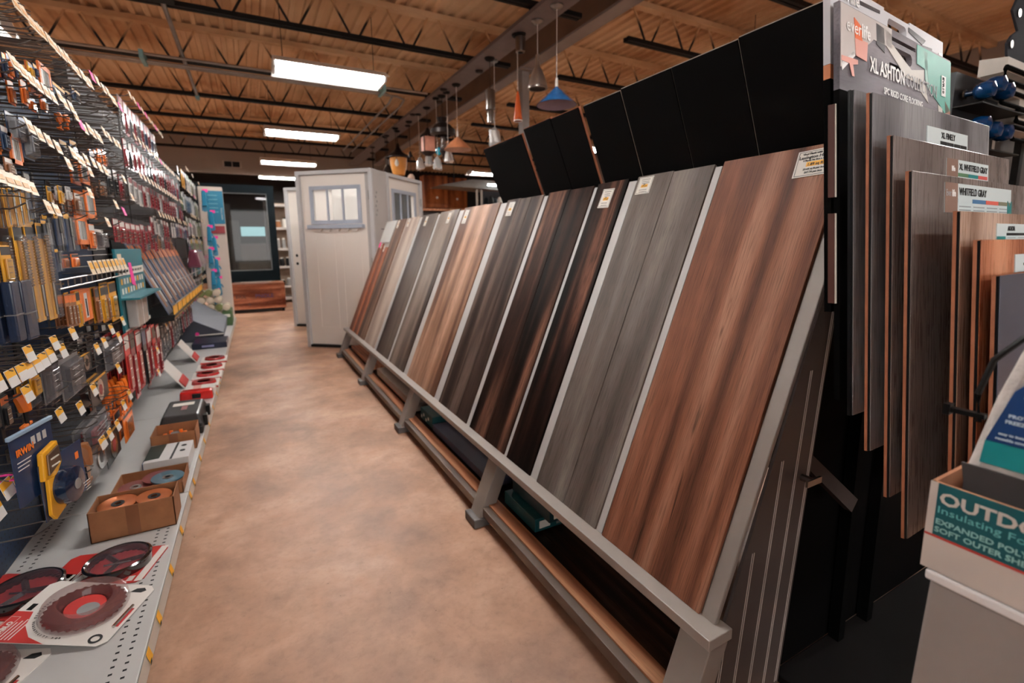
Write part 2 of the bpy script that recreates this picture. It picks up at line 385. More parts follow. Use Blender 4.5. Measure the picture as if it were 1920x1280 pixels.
for y in (.705, 1.82, 3.04, 4.29, 5.50):
    mb = MB(); slope_box(mb, y-.045, y+.045, .03, .288, .0, .06)
    lg = mb.build('leg', GREY, rack, bevel=.003)
    MB().box(.755, .86, y-.052, y+.052, 0, .04).build('foot_block', mat('foot_grey', (92, 88, 86), .6), lg, bevel=.004)
mb = MB(); mb.box(.80, .83, .69, 5.5, .045, .084)
mb.build('tray_edge', mat('tray_edge', (96, 80, 70), .5, var=.12), rack, bevel=.002)
WTRIM = wood('copper_wood_trim', (134, 84, 58), (186, 124, 90), (214, 160, 124), 3, (30, 1.2, 30), .1, .4, fine=.15)
MB().box(.83, .885, .69, 5.5, .05, .09).build('tray_lip', WTRIM, rack)
DSLAT = wood('dark_slat_floor', (26, 15, 10), (44, 26, 18), (66, 42, 30), 5, (30, 1.2, 30), .2, .4)
mb = MB()
for i in range(5): mb.box(.887+i*.052, .935+i*.052, .69, 5.5, .05, .08)
mb.build('tray_slats', DSLAT, rack)
MB().box(.86, 1.15, .69, 5.48, 0, .045).build('plinth', DKM, rack)
# grooved end panel of the rack
mb = MB(); poly = [(.89, .03), (1.17, .03), (1.262, .86), (1.30, 1.12), (1.352, 1.40), (1.33, 1.40)]
poly = [(RKX(.03)+.05, .03), (1.17, .03), (1.262, .86), (1.30, 1.15), (1.36, 1.40), (RKX(1.40)+.05, 1.42)]
poly = [(RKX(.03)+.05, .03), (1.17, .03), (1.262, .86), (1.30, 1.12), (1.375, 1.38), (RKX(1.38)+.008, 1.38)]
mb.prism(poly, lambda u, v, w: (u, w, v), .668, .676)
mb.build('end_panel', mat('end_panel_grey', (70, 60, 57), .55, var=.1), rack)
mb = MB()
for x in (.90, .965, 1.03, 1.095, 1.15):
    dz = .1115
    zt = min(1.3, (x-.80-.02)/(.41-dz) if True else 1)
    for e in (0, .007):
        mb.tube([(x+e+.03*dz, .6675, .04), (x+e+(zt)*dz, .6675, zt-.02)], .0014, 4)
mb.build('groove_line', mat('groove_light', (176, 166, 160), .5), rack)
MB().tube([(1.20, .64, .62), (1.20, .675, .62)], .009, 8).box(1.17, 1.23, .635, .641, .612, .628).build('hinge_bolt', CHR, rack)
struts = MB(); struts.hexa([(1.22,.70,.66),(1.24,.70,.69),(1.24,.72,.69),(1.22,.72,.66),(1.36,.62,.50),(1.385,.62,.53),(1.385,.64,.53),(1.36,.64,.50)])
struts.build('folding_strut', mat('strut_brown', (42, 28, 24), .6), rack)
# rear half of the A shaped stand carrying the black backed boards
rear = thing('rear_display_rack', (1.7, 1.75, 0), 'dark rear half of the stand behind the slanted boards, holding the black backed boards', 'display rack')
RX = lambda z: 1.40-.41*(z-1.474)
MB().box(RX(.3)-.02, RX(.3)+.08, .70, 2.75, .27, .30).build('ledge', DKM, rear)
for y in (.78, 1.74, 2.66):
    MB().hexa([(RX(0)+.02,y-.03,0),(RX(0)+.02,y+.03,0),(RX(0)+.07,y+.03,0),(RX(0)+.07,y-.03,0),(RX(1.3)+.02,y-.03,1.3),(RX(1.3)+.02,y+.03,1.3),(RX(1.3)+.07,y+.03,1.3),(RX(1.3)+.07,y-.03,1.3)]).build('leg', DKM, rear)
# ---- sample boards
W_A = wood('hickory_print', (72, 42, 31), (128, 80, 60), (158, 112, 90), 1, (16, 1, .7), .75, .46, .7, .3, spec=.12)
W_B = wood('grey_oak_print', (70, 60, 55), (98, 87, 81), (124, 113, 106), 2, (10, 1, .8), .3, .42, 1.0, .25)
W_C = wood('burnt_walnut_print', (14, 7, 5), (50, 29, 23), (116, 76, 60), 3, (15, 1, .9), .6, .5, 1.0, .5, spec=.05)
W_D = wood('dark_walnut_print', (17, 9, 6), (56, 35, 28), (122, 84, 68), 4.4, (13, 1, .8), .6, .5, .95, .5, spec=.05)
W_E = wood('smoked_grey_print', (32, 22, 19), (66, 50, 44), (122, 103, 94), 5.2, (11, 1, .6), .5, .5, .95, .4, spec=.07)
W_F = wood('rustic_tan_print', (96, 62, 46), (158, 118, 94), (194, 154, 130), 6.1, (11, 1, .8), .6, .45, 1.0, .3)
W_G = wood('dark_taupe_print', (54, 42, 37), (82, 67, 60), (106, 91, 82), 7.7, (7, 1, .7), .3, .42, 1, .3)
W_H = wood('weathered_grey_print', (60, 46, 40), (104, 88, 79), (146, 130, 118), 8.3, (8, 1, .7), .3, .42, 1, .3)
W_I = wood('pale_cream_print', (148, 128, 115), (176, 156, 143), (198, 182, 168), 9.1, (6, 1, .7), .15, .42, 1, .15)
W_J = wood('brown_oak_print', (64, 42, 32), (102, 74, 60), (136, 104, 86), 10.3, (8, 1, .7), .4, .42, 1, .3)
W_K = wood('red_cherry_print', (96, 46, 29), (146, 80, 56), (176, 110, 82), 11.9, (8, 1, .7), .3, .4, 1, .2)
CORE = mat('board_core', (190, 176, 164), .7, var=.1, vscale=30)
CORE2 = mat('copper_core', (168, 104, 74), .7, var=.15, vscale=30)
BOARDM = Matrix(((0, 1/NL, .41/NL, 0), (-1, 0, 0, 0), (0, -.41/NL, 1/NL, 0), (0, 0, 0, 1)))
def slope_board(y0, y1, m, label, seams=(), z0=.317, z1=1.474, lift=0, rot=0, topcut=0):
    t = bpy.data.objects.new('flooring_sample_board', None); COL.objects.link(t); t.empty_display_size = .05
    yc = (y0+y1)/2; t.matrix_world = Matrix.Translation((RKX(z0)-lift, yc, z0)) @ BOARDM
    tag(t, label, 'flooring sample', 'flooring sample boards on the slanted rack')
    w = (y1-y0)/2; L = (z1-z0)*NL; ed = sorted([-w]+[yc-s for s in seams]+[w])
    pl = None
    for a, b in zip(ed[:-1], ed[1:]):
        d = .0012 if len(ed) > 2 else 0
        mb = MB().box(a+d, b-d, .0, .0115, 0, L-(.004 if pl is not None else 0), 0)
        pl = mb.build('plank', [m], t, local=True, bevel=.0012)
    MB().box(-w+.002, w-.002, .0116, .0128, .002, L-.006).build('core_layer', CORE, t, local=True)
    return t, L, w
def price_card(t, L, u, v, w, h, big, rot=0, name=''):
    """white price card stuck to a board: u across, v down from the board top"""
    mw = Matrix.Translation((u, -.0008, L-v)) @ Matrix.Rotation(math.radians(rot), 4, 'Y')
    c = MB().box(-w/2, w/2, -.0006, .0006, -h/2, h/2, 0).build('price_card', WHT, t, local=True, xf=mw)
    mb = MB(); e = .0009
    for (a, b, c0, d) in ((-w*.46, w*.46, h*.44, h*.455), (-w*.46, w*.46, -h*.455, -h*.44), (-w*.46, -w*.45, -h*.45, h*.45), (w*.45, w*.46, -h*.45, h*.45)):
        mb.box(a, b, -e, -.0006, c0, d)
    mb.build('card_border', INK, c, local=True, xf=mw)
    MB().box(-w*.22, w*.24, -e, -.0006, -h*.12, h*.05).build('price_highlight', YEL, c, local=True, xf=mw)
    fm = lambda z: mw @ frame((0, -.0012, z), (1, 0, 0), (0, 0, 1))
    if big:
        for s, z, tx in ((.008, h*.33, 'Vinyl Plank with Padding'), (.0125, h*.18, 'Lexington Hickory'), (.0065, h*.08, '5 Planks Per Box x Credit'), (.011, -h*.095, '1.89 sq ft'), (.0075, -h*.25, '23.64 sq ft per box'), (.0075, -h*.37, '$67.74 per box')):
            text(tx, s, INK, c, fm(z), ax='CENTER', bold=.0002)
    else:
        for k, z in enumerate((h*.34, h*.22, h*.12, -h*.26, -h*.38)):
            MB().box(-w*(.3-.05*(k % 3)), w*(.3-.04*(k % 2)), -e, -.0006, z-h*.012, z+h*.012).build('printed_line', INK, c, local=True, xf=mw)
        text('SPC' if u < 0 else '1.79', .007, INK, c, fm(h*.0), ax='CENTER', bold=.0002)
        text('1.99 sq ft', h*.11, INK, c, fm(-h*.085), ax='CENTER')
    return c
t, L, w = slope_board(.715, 1.088, W_A, 'widest reddish brown hickory sample board with dark streaks, nearest the camera')
price_card(t, L, .115, .052, .108, .078, True, -2)
t, L, w = slope_board(1.122, 1.482, W_B, 'grey oak sample board between the reddish brown board and the narrow dark one', (1.30,))
price_card(t, L, -.128, .042, .075, .07, False, 0)
t, L, w = slope_board(1.535, 1.73, W_C, 'narrow burnt dark brown sample board with a price card, left of the grey oak one')
price_card(t, L, -.01, .075, .072, .085, False, 2)
t, L, w = slope_board(1.757, 2.13, W_D, 'wide dark walnut sample board without a price card', (1.94,))
t, L, w = slope_board(2.175, 2.58, W_E, 'smoky grey brown sample board of uneven strips, left of the wide dark walnut one', (2.3, 2.42))
price_card(t, L, -.13, .06, .07, .085, False, 2)
t, L, w = slope_board(2.67, 3.23, W_F, 'light tan rustic sample board with a pale joint line, middle of the rack', (2.87,))
price_card(t, L, -.21, .07, .07, .1, False, 2)
t, L, w = slope_board(3.325, 3.72, W_G, 'dark taupe sample board left of the light tan one')
price_card(t, L, .03, .06, .06, .085, False, 2); t['label'] = 'grey weathered sample board with streaks, directly left of the light tan one'
for ch in t.children:
    if ch.name.startswith('plank'): ch.data.materials[0] = W_H
t, L, w = slope_board(3.78, 4.17, W_G, 'plain dark taupe sample board right of the pale cream one')
price_card(t, L, -.06, .06, .06, .085, False, 2)
t, L, w = slope_board(4.26, 4.66, W_I, 'pale cream sample board near the far end of the rack')
price_card(t, L, -.1, .05, .06, .08, False, 2)
t, L, w = slope_board(4.69, 5.0, W_J, 'brown oak sample board between the pale cream one and the reddish ones')
price_card(t, L, -.08, .05, .06, .08, False, 2)
t, L, w = slope_board(5.03, 5.22, W_K, 'short reddish sample board below the pale grey panel, right one', z1=1.2)
price_card(t, L, -.03, .02, .05, .06, False, 2)
t, L, w = slope_board(5.26, 5.44, W_K, 'short reddish sample board at the far end of the rack, left one', z1=1.24)
price_card(t, L, .03, .03, .05, .06, False, 2)
c = MB().lathe([(.035, -.002), (.035, 0)], (-.04, -.001, L-.02), 16, ax='y').build('round_pink_sticker', PNK, t, local=True)
t = MB(); slope_box(t, 5.03, 5.46, 1.25, 1.475, 0, .012)
tag(t.build('pale_grey_panel', mat('pale_grey_sample', (186, 184, 180), .5, var=.03), loc=(1.33, 5.25, 1.25)), 'small blank pale grey panel above the two short reddish boards', 'flooring sample', 'flooring sample boards on the slanted rack')
# ---- black backed boards above
BACK = mat('black_backing', (4, 3, 3), .7, var=.3, vscale=3, spec=.08)
bl = [(.748, .987, 1.79, 'widest black sample back, nearest, beside the photo card display'), (.992, 1.238, 1.786, 'second black sample back from the near end'), (1.243, 1.487, 1.786, 'third black sample back from the near end'), (1.495, 1.722, 1.782, 'fourth black sample back from the near end, with a thick pale top edge'),
      (1.757, 1.967, 1.786, 'fifth black sample back, right of a copper coloured gap'), (1.972, 2.218, 1.79, 'sixth black sample back, right of the last gap'), (2.255, 2.71, 1.775, 'furthest black sample back, widest of the far ones')]
for i, (a, b, z1, lab) in enumerate(bl):
    z0 = .31
    t = bpy.data.objects.new('black_backed_board', None); COL.objects.link(t)
    q = Matrix(((0, 1/NL, -.41/NL, 0), (-1, 0, 0, 0), (0, .41/NL, 1/NL, 0), (0, 0, 0, 1)))
    t.matrix_world = Matrix.Translation((RX(z0), (a+b)/2, z0)) @ q
    tag(t, lab, 'flooring sample', 'black backed boards above the slanted rack')
    w = (b-a)/2; L = (z1-z0)*NL
    MB().box(-w, w, 0, .005, 0, L).build('black_backing', BACK, t, local=True)
    MB().box(-w-.001, w+.001, .0052, .016, 0, L+.003).build('plank_core', CORE if i < 4 else CORE2, t, local=True)
    MB().box(-w, w, .0162, .018, 0, L+.002).build('plank_face', W_J, t, local=True)
# ---- cartons on the bottom tray
def carton(name, x0, x1, y0, y1, z0, z1, m, label, group, sticker=None):
    t = thing(name, ((x0+x1)/2, (y0+y1)/2, z0), label, 'box', group)
    MB().box(x0, x1, y0, y1, z0, z1).build('carton_body', m, t, bevel=.002)
    if sticker == 'check':
        mb = MB()
        for i in range(5):
            for j in range(2):
                if (i+j) % 2 == 0: mb.box(x0+.01+i*.028, x0+.036+i*.028, y1, y1+.001, z0+.01+j*.025, z0+.033+j*.025)
        for i in range(4): mb.box(x0-.001, x0, y1-.03-i*.045, y1-.012-i*.045, z0+.012+(i % 2)*.02, z0+.03+(i % 2)*.02)
        mb.build('white_check_print', WHT, t)
    elif sticker == 'label':
        MB().box(x0+.02, x0+.07, y0-.001, y0, z0+.012, z1-.012).build('small_label', WHT, t)
        MB().box(x0+.10, x0+.16, y0-.001, y0, z0+.01, z1-.02).build('label_frame', mat('label_grey', (120, 124, 122), .6), t)
    elif sticker == 'tape':
        MB().box(x0-.001, x0, y0+.05, y1-.1, z0+.005, z0+.012).build('copper_print_line', mat('copper_print', (204, 128, 84), .5), t)
    return t
TEAL = mat('teal_carton', (16, 74, 78), .5, var=.08); TEALD = mat('dark_teal_carton', (12, 44, 50), .5, var=.08)
SLB = mat('slate_blue_carton', (74, 78, 98), .5, var=.15, vscale=4); PALE = wood('pale_plank_print', (120, 106, 98), (154, 140, 130), (176, 164, 154), 13, (8, .8, 8), .2, .5, fine=.15)
g = 'flooring cartons on the bottom tray'
carton('flooring_carton', .90, 1.2, 1.50, 1.76, .09, .145, TEAL, 'teal flooring carton at the bottom of the pair right of the fourth leg', g, 'label')
carton('flooring_carton', .935, 1.24, 1.45, 1.75, .146, .215, TEALD, 'dark teal flooring carton with white labels on top of the pair by the leg', g, 'label')
carton('flooring_carton', .90, 1.02, 1.9, 2.72, .09, .13, SLB, 'slate blue flooring carton lying at the front edge of the tray', g)
carton('flooring_carton', 1.03, 1.16, 1.9, 2.78, .09, .165, SLB, 'slate blue flooring carton behind the front one', g)
carton('flooring_carton', .905, 1.04, 2.735, 2.97, .09, .165, TEAL, 'teal carton with white check print, low one beside the leg', g, 'check')
carton('flooring_carton', 1.05, 1.2, 2.80, 2.98, .09, .215, TEALD, 'dark teal carton with white check print, taller one behind', g, 'check')
carton('plank_bundle', .90, 1.03, 3.10, 4.2, .09, .15, PALE, 'pale plank carton with a copper line at the front of the third opening', g, 'tape')
carton('plank_bundle', 1.04, 1.2, 3.12, 4.2, .09, .215, PALE, 'taller pale plank carton behind, in the third opening', g)
carton('plank_bundle', .90, 1.03, 4.38, 5.42, .09, .13, WTRIM, 'orange brown carton at the front of the far opening', g)
carton('plank_bundle', 1.035, 1.2, 4.38, 5.42, .09, .2, PALE, 'pale plank carton behind the orange brown one in the far opening', g)
# ------------------------------------------------------------------ hanging sample display at the right
TL = .086
def hang_matrix(y_at, z_at, rotz=0):
    """local x right, y away from the viewer, z up; origin at the left top corner"""
    n = math.sqrt(1+TL*TL)
    m = Matrix(((1, 0, 0, .98), (0, 1/n, TL/n, y_at), (0, -TL/n, 1/n, z_at), (0, 0, 0, 1)))
    return Matrix.Translation((.98, y_at, z_at)) @ Matrix.Rotation(math.radians(rotz), 4, 'Z') @ Matrix.Translation((-.98, -y_at, -z_at)) @ m
disp = thing('hanging_sample_display', (1.3, .62, 0), 'black steel stand carrying the hanging plank samples and photo cards', 'display stand')
MB().box(1.2, 2.4, .10, .70, 0, .025).build('base_plate', mat('floor_shade_black', (20, 18, 18), .7, spec=.1), disp, bevel=.004)  # wide black plate, its colour standing in for floor shade below the display
MB().prism([(1.235, .025), (2.4, .025), (2.4, 1.42), (1.47, 1.42), (1.37, 1.1), (1.29, .9)], lambda u, v, w: (u, w, v), .70, .712).build('shade_sheet', mat('sheet_shade_black', (5, 4, 4), .8, spec=.05), disp)  # added black sheet standing in for the deep shade behind the planks
for x in (1.46, 1.62): MB().box(x, x+.03, .665, .695, .025, 1.30).build('upright', MTB, disp)
for z, y1 in ((1.28, .56), (1.20, .53), (1.0, .50)):
    for x in (1.475, 1.535): MB().tube([(x, .68, z), (x, y1, z+.02)], .006, 6).build('support_arm', BLK, disp)
def art(mb_list, parent):
    for nm, polys, m in mb_list:
        mb = MB()
        for p in polys: mb.prism(p, lambda u, v, w: (u, w, v), -.0012, -.0004)
        mb.build(nm, m, parent, local=True)
def rounded(cx, cz, hw, hh, n=6):
    pts = []
    for (sx, sz, a0) in ((1, 1, 0), (-1, 1, 90), (-1, -1, 180), (1, -1, 270)):
        for i in range(n+1):
            a = math.radians(a0+90*i/n); pts.append((cx+sx*(hw-hh)+hh*math.cos(a), cz+hh*math.sin(a)))
    return pts
def holed_panel(x0, x1, z0, z1, cx, cz, hw, hh, th, bx=.02):
    """panel with a rounded carrying slot cut through it"""
    mb = MB(); a0, a1, b0, b1 = cx-hw-bx, cx+hw+bx, cz-hh-bx, min(cz+hh+bx, z1)
    mb.box(x0, a0, 0, th, z0, z1).box(a1, x1, 0, th, z0, z1).box(a0, a1, 0, th, z0, b0)
    if b1 < z1: mb.box(a0, a1, 0, th, b1, z1)
    pin = rounded(cx, cz, hw, hh)
    out = []
    for (u, v) in pin:
        du, dv = u-cx, v-cz
        k = min((a1-cx)/abs(du) if abs(du) > 1e-9 else 9e9, ((b1-cz) if dv > 0 else (cz-b0))/abs(dv) if abs(dv) > 1e-9 else 9e9)
        out.append((cx+du*k, cz+dv*k))
    n = len(pin)
    for i in range(n):
        j = (i+1) % n
        vs = [(pin[i][0], 0, pin[i][1]), (pin[j][0], 0, pin[j][1]), (out[j][0], 0, out[j][1]), (out[i][0], 0, out[i][1])]
        mb.add(vs+[(p[0], th, p[2]) for p in vs], [(0, 1, 2, 3), (7, 6, 5, 4), (0, 4, 5, 1)])
    # corners that the ray fan skips
    for (u, v) in ((a0, b0), (a1, b0), (a0, b1), (a1, b1)):
        ds = sorted(range(n), key=lambda i: (out[i][0]-u)**2+(out[i][1]-v)**2)[:2]
        mb.add([(u, 0, v), (out[ds[0]][0], 0, out[ds[0]][1]), (out[ds[1]][0], 0, out[ds[1]][1])], [(0, 1, 2)])
    return mb
XZ = lambda x, z, y=-.0016: frame((x, y, z), (1, 0, 0), (0, 0, 1))
WALLP = mat('print_pale_wall', (196, 190, 188), .4, var=.04); GRYF = wood('print_grey_floor', (92, 88, 94), (124, 120, 127), (152, 148, 154), 21, (2, 8, 9), .05, .4, fine=.15)
TEALP = mat('print_teal_green', (98, 172, 158), .4, var=.06); PINKP = mat('print_pink', (222, 160, 148), .4, var=.05); ORGP = mat('print_orange', (226, 108, 62), .4, var=.06)
DKP = mat('print_dark_grey', (66, 64, 68), .4, var=.1); CABP = mat('print_cabinet_white', (206, 208, 214), .4, var=.03); BLP = mat('blue_grey_board', (122, 124, 134), .4, var=.05)
WHP = mat('print_white', (244, 244, 244), .4, var=.01)
# back photo card
bk = bpy.data.objects.new('photo_header_card', None); COL.objects.link(bk); bk.matrix_world = hang_matrix(.5735, 1.70, 4.5)
tag(bk, 'rear pale header card with kitchen photo and cut out handle, topmost of the hanging display', 'display card', 'photo header cards')
holed_panel(0, .575, -.155, 0, .30, -.028, .05, .0125, .012, .018).build('card_panel', CABP, bk, local=True)
MB().box(0, .575, 0, .012, -.62, -.182).build('lower_panel', MTB, bk, local=True)
MB().box(0, .575, 0, .012, -.1815, -.1555).build('copper_strip', mat('copper_print', (176, 104, 72), .5), bk, local=True)
art([('photo_dark_shelf', [[(.02, -.018), (.21, -.012), (.21, -.018), (.02, -.026)]], DKP),
     ('photo_dark_beam', [[(.21, -.05), (.24, -.05), (.50, -.03), (.50, -.04)], [(.36, -.012), (.46, -.02), (.44, -.034), (.36, -.022)]], DKP),
     ('photo_doorway', [[(.27, -.062), (.55, -.036), (.55, -.11), (.27, -.13)]], mat('print_mauve_door', (120, 110, 112), .4)),
     ('photo_doorway_dark', [[(.50, -.045), (.53, -.042), (.53, -.11), (.50, -.11)]], DKP),
     ('size_sticker', [[(.545, -.03), (.57, -.028), (.57, -.085), (.545, -.085)]], WHP)], bk)
text('life', .034, WHP, bk, XZ(.075, -.03, -.002), bold=.0008); text('ever', .034, WHP, bk, XZ(.015, -.03, -.002))
text('COLLECTION', .036, WHP, bk, XZ(.25, -.105, -.002), sx=.8)
# front photo card
fr = bpy.data.objects.new('photo_header_card', None); COL.objects.link(fr); fr.matrix_world = hang_matrix(.553, 1.65, 4.5)
tag(fr, 'front photo header card lettered XL ASHTON COLLECTION with a teal curtain print', 'display card', 'photo header cards')
holed_panel(0, .572, -.155, 0, .285, -.045, .05, .0125, .010, .018).build('card_panel', GRYF, fr, local=True)
MB().box(0, .572, 0, .010, -.74, -.1552).build('lower_panel', MTB, fr, local=True)
art([('photo_wall', [[(.002, -.002), (.14, -.002), (.14, -.040), (.12, -.052), (.045, -.090), (.002, -.116)], [(.14, -.002), (.225, -.002), (.225, -.04), (.14, -.04)]], WALLP),
     ('photo_skirting', [[(.006, -.108), (.06, -.075), (.06, -.086), (.008, -.121)]], WHP),
     ('photo_dark_panel', [[(.15, -.006), (.188, -.008), (.192, -.055), (.153, -.045)]], DKP),
     ('photo_white_bench', [[(.192, -.008), (.225, -.012), (.225, -.03), (.33, -.064), (.40, -.052), (.40, -.088), (.30, -.085), (.20, -.04)]], mat('print_warm_white', (206, 202, 196), .4)),
     ('photo_teal_curtain', [[(.36, -.004), (.571, -.004), (.571, -.12), (.535, -.13), (.49, -.11), (.43, -.09), (.42, -.05), (.36, -.045)]], TEALP),
     ('photo_light_curtain', [[(.40, -.01), (.418, -.01), (.43, -.09), (.41, -.07)]], mat('print_light_teal', (160, 205, 194), .4)),
     ('photo_paper', [[(.37, -.075), (.41, -.085), (.43, -.12), (.38, -.10)], [(.49, -.115), (.52, -.12), (.52, -.15), (.50, -.15)]], mat('print_warm_white', (206, 202, 196), .4)),
     ('photo_wood_bowl', [[(.535, -.10), (.571, -.12), (.571, -.15), (.54, -.14)]], mat('print_brown', (170, 130, 112), .4)),
     ], fr)
mb = MB()
for p in ([(.057, -.052), (.112, -.052), (.108, -.088), (.062, -.085)], [(.004, -.095), (.07, -.092), (.07, -.1), (.05, -.104), (.056, -.125), (.046, -.125), (.035, -.104), (.004, -.104)]):
    mb.prism(p, lambda u, v, w: (u, w, v), -.0019, -.0013)
mb.build('photo_pink_stool', PINKP, fr, local=True)
MB().prism([(.054, -.018), (.082, -.028), (.088, -.054), (.058, -.054)], lambda u, v, w: (u, w, v), -.0022, -.0013).build('photo_orange_box', ORGP, fr, local=True)
text('ever', .034, WHP, fr, XZ(.022, -.047, -.0026)); text('life', .034, WHP, fr, XZ(.083, -.047, -.0026), bold=.0009)
text('XL ASHTON', .040, WHP, fr, XZ(.122, -.103, -.0022), sx=.76, bold=.0008)
text('COLLECTION', .040, mat('print_thin_grey', (176, 176, 180), .4), fr, XZ(.297, -.103, -.0022), sx=.74)
text('SPC RIGID CORE FLOORING', .0185, WHP, fr, XZ(.186, -.136, -.0022), sx=.88, bold=.0004)
st = MB().prism([(.508, -.045), (.535, -.045), (.535, -.092), (.508, -.092)], lambda u, v, w: (u, w, v), -.0024, -.0016).build('size_sticker', WHP, fr, local=True)
text('EVR10', .014, INK, fr, frame((.513, -.0028, -.048), (0, 0, -1), (1, 0, 0)), bold=.0003)
# thin strips fixed on the side of the rear panel
for k, (z1, z0, lab) in enumerate(((1.47, 1.30, 'narrow copper edged sample strip behind the photo cards, upper one'), (1.27, 1.10, 'narrow copper edged sample strip behind the photo cards, lower one'))):
    y = .57-.086*(1.66-z1)-.012
    t = thing('sample_strip', (.985, y, z0), lab, 'flooring sample', 'narrow sample strips')
    MB().hexa([(.978, y-.012, z0), (1.06, y-.012, z0), (1.06, y, z0), (.978, y, z0), (.978, y-.012+.0146, z1), (1.06, y-.012+.0146, z1), (1.06, y+.0146, z1), (.978, y+.0146, z1)]).build('strip_core', mat('strip_dark_red', (74, 34, 22), .6), t)
    MB().hexa([(.9785, y-.0135, z0), (1.06, y-.0135, z0), (1.06, y-.0122, z0), (.9785, y-.0122, z0), (.9785, y-.0135+.0146, z1), (1.06, y-.0135+.0146, z1), (1.06, y-.0122+.0146, z1), (.9785, y-.0122+.0146, z1)]).build('strip_face', WHT, t)
# planks
P_G1 = wood('hang_grey_print', (88, 86, 88), (116, 115, 118), (150, 150, 152), 31, (8, 8, .9), .2, .28, 1, .25, coat=.4)
P_G2 = wood('hang_warm_grey_print', (98, 88, 84), (124, 114, 110), (146, 136, 131), 33, (8, 8, .9), .2, .25, 1, .2, coat=.5)
P_TAN = wood('hang_akadia_print', (138, 108, 92), (176, 146, 128), (200, 172, 154), 36, (9, 9, .9), .2, .25, 1, .2, coat=.5)
P_ORG = wood('hang_honey_print', (158, 92, 62), (190, 122, 88), (214, 150, 114), 38, (9, 9, .9), .2, .25, 1, .2, coat=.5)
COPE = mat('copper_plank_edge', (158, 98, 68), .7, var=.1, vscale=40)
LBL = mat('label_pale_blue', (206, 218, 220), .35, var=.02)
def plank(yt, zt, L, w, m, label, rz=1.5, edge=None):
    t = bpy.data.objects.new('hanging_plank_sample', None); COL.objects.link(t); t.matrix_world = hang_matrix(yt, zt, rz)
    tag(t, label, 'flooring sample', 'hanging plank samples')
    MB().box(.002, w, 0, .0016, -L, 0).build('plank_face', m, t, local=True, bevel=.0008)
    MB().box(.001, w, .0017, .0052, -L, -.001).build('black_middle_layer', BLK, t, local=True)
    MB().box(0, w, .0046, .0092, -L-.001, .0005).build('core_layer', edge or COPE, t, local=True)
    return t
def plabel(t, x0, x1, z0, z1, logo, title, cols, tag_col=None, lw=.05):
    c = MB().box(x0, x1, -.0008, 0, z0, z1).build('printed_label', LBL, t, local=True)
    if logo: MB().box(x0, x0+lw, -.0013, -.0009, z0 if tag_col else z0, z1).build('logo_block', logo, c, local=True)
    h = z1-z0
    for i, cc in enumerate(cols):
        a = x0+lw+.002+(x1-x0-lw-.006)*i/len(cols); b = x0+lw+(x1-x0-lw-.006)*(i+1)/len(cols)
        MB().box(a, b, -.0013, -.0009, z0+h*.36, z0+h*.5).build('colour_bar', cc, c, local=True)
        for k in range(2): MB().box(a+.006, b-.006, -.0013, -.0009, z0+h*(.1+.12*k), z0+h*(.13+.12*k)).build('printed_line', mat('print_line_grey', (140, 146, 150), .5), c, local=True)
    text(title, h*.36, INK, c, XZ(x0+lw+.006, z0+h*.62, -.0015), sx=.85, bold=.0002)
    return c
t = plank(.515, 1.488, .60, .052, P_G1, 'narrow grey plank sample with black edge directly under the photo card', edge=BLK)
t = plank(.484, 1.475, .645, .54, P_G1, 'cool grey hanging plank sample labelled XL FINELY, topmost and rearmost')
c = plabel(t, .215, .415, -.082, -.034, LBL, 'XL FINELY', [INK, INK, INK, INK], lw=.06)
MB().box(.215, .275, -.0018, -.0014, -.082, -.067).build('aqua_block', mat('aqua_print', (150, 206, 200), .4), c, local=True)
t = plank(.445, 1.396, .64, .55, P_G2, 'warm grey hanging plank sample labelled XL WHITFIELD GRAY')
BRN = mat('logo_brown', (134, 106, 94), .45)
c = plabel(t, .215, .425, -.072, -.022, BRN, 'XL WHITFIELD GRAY', [mat('bar_green', (90, 130, 96), .4), mat('bar_teal', (40, 130, 130), .4), mat('bar_red', (210, 90, 86), .4)], lw=.052)
text('life', .014, WHP, c, XZ(.236, -.045, -.0016), bold=.0004)
t = plank(.412, 1.333, .64, .56, P_G2, 'warm grey hanging plank sample labelled WHITFIELD GRAY with long label, middle of the display')
c = plabel(t, .128, .46, -.066, -.012, BRN, 'WHITFIELD GRAY', [LBL, mat('bar_blue', (80, 126, 168), .4), mat('bar_coral', (222, 104, 92), .4), mat('bar_olive', (122, 124, 104), .4)], lw=.055)
text('Ever', .017, mat('print_thin_grey', (176, 176, 180), .4), c, XZ(.131, -.036, -.0016), sx=.75); text('life', .017, WHP, c, XZ(.157, -.036, -.0016), sx=.8, bold=.0005)
MB().prism([(.438, -.066), (.46, -.066), (.46, -.036), (.449, -.05), (.438, -.036)], lambda u, v, w: (u, w, v), -.0018, -.0009).build('teal_chevron', mat('bar_teal', (40, 130, 130), .4), c, local=True)
t = plank(.342, 1.263, .62, .5, P_TAN, 'pale tan hanging plank sample labelled AKADIA')
c = plabel(t, .15, .36, -.050, -.018, LBL, 'AKADIA', [INK, INK, INK], lw=.045)
MB().box(.15, .19, -.0018, -.0014, -.050, -.040).build('aqua_block', mat('bar_teal', (40, 130, 130), .4), c, local=True)
t = plank(.313, 1.218, .60, .5, P_ORG, 'honey brown hanging plank sample, second nearest the camera')
c = plabel(t, .145, .33, -.055, -.025, LBL, 'SPC', [INK, INK], lw=.04)
t = plank(.286, 1.165, .55, .45, mat('dark_blue_grey_plank', (70, 72, 84), .3), 'dark blue grey hanging plank sample, nearest the camera at the right frame edge')
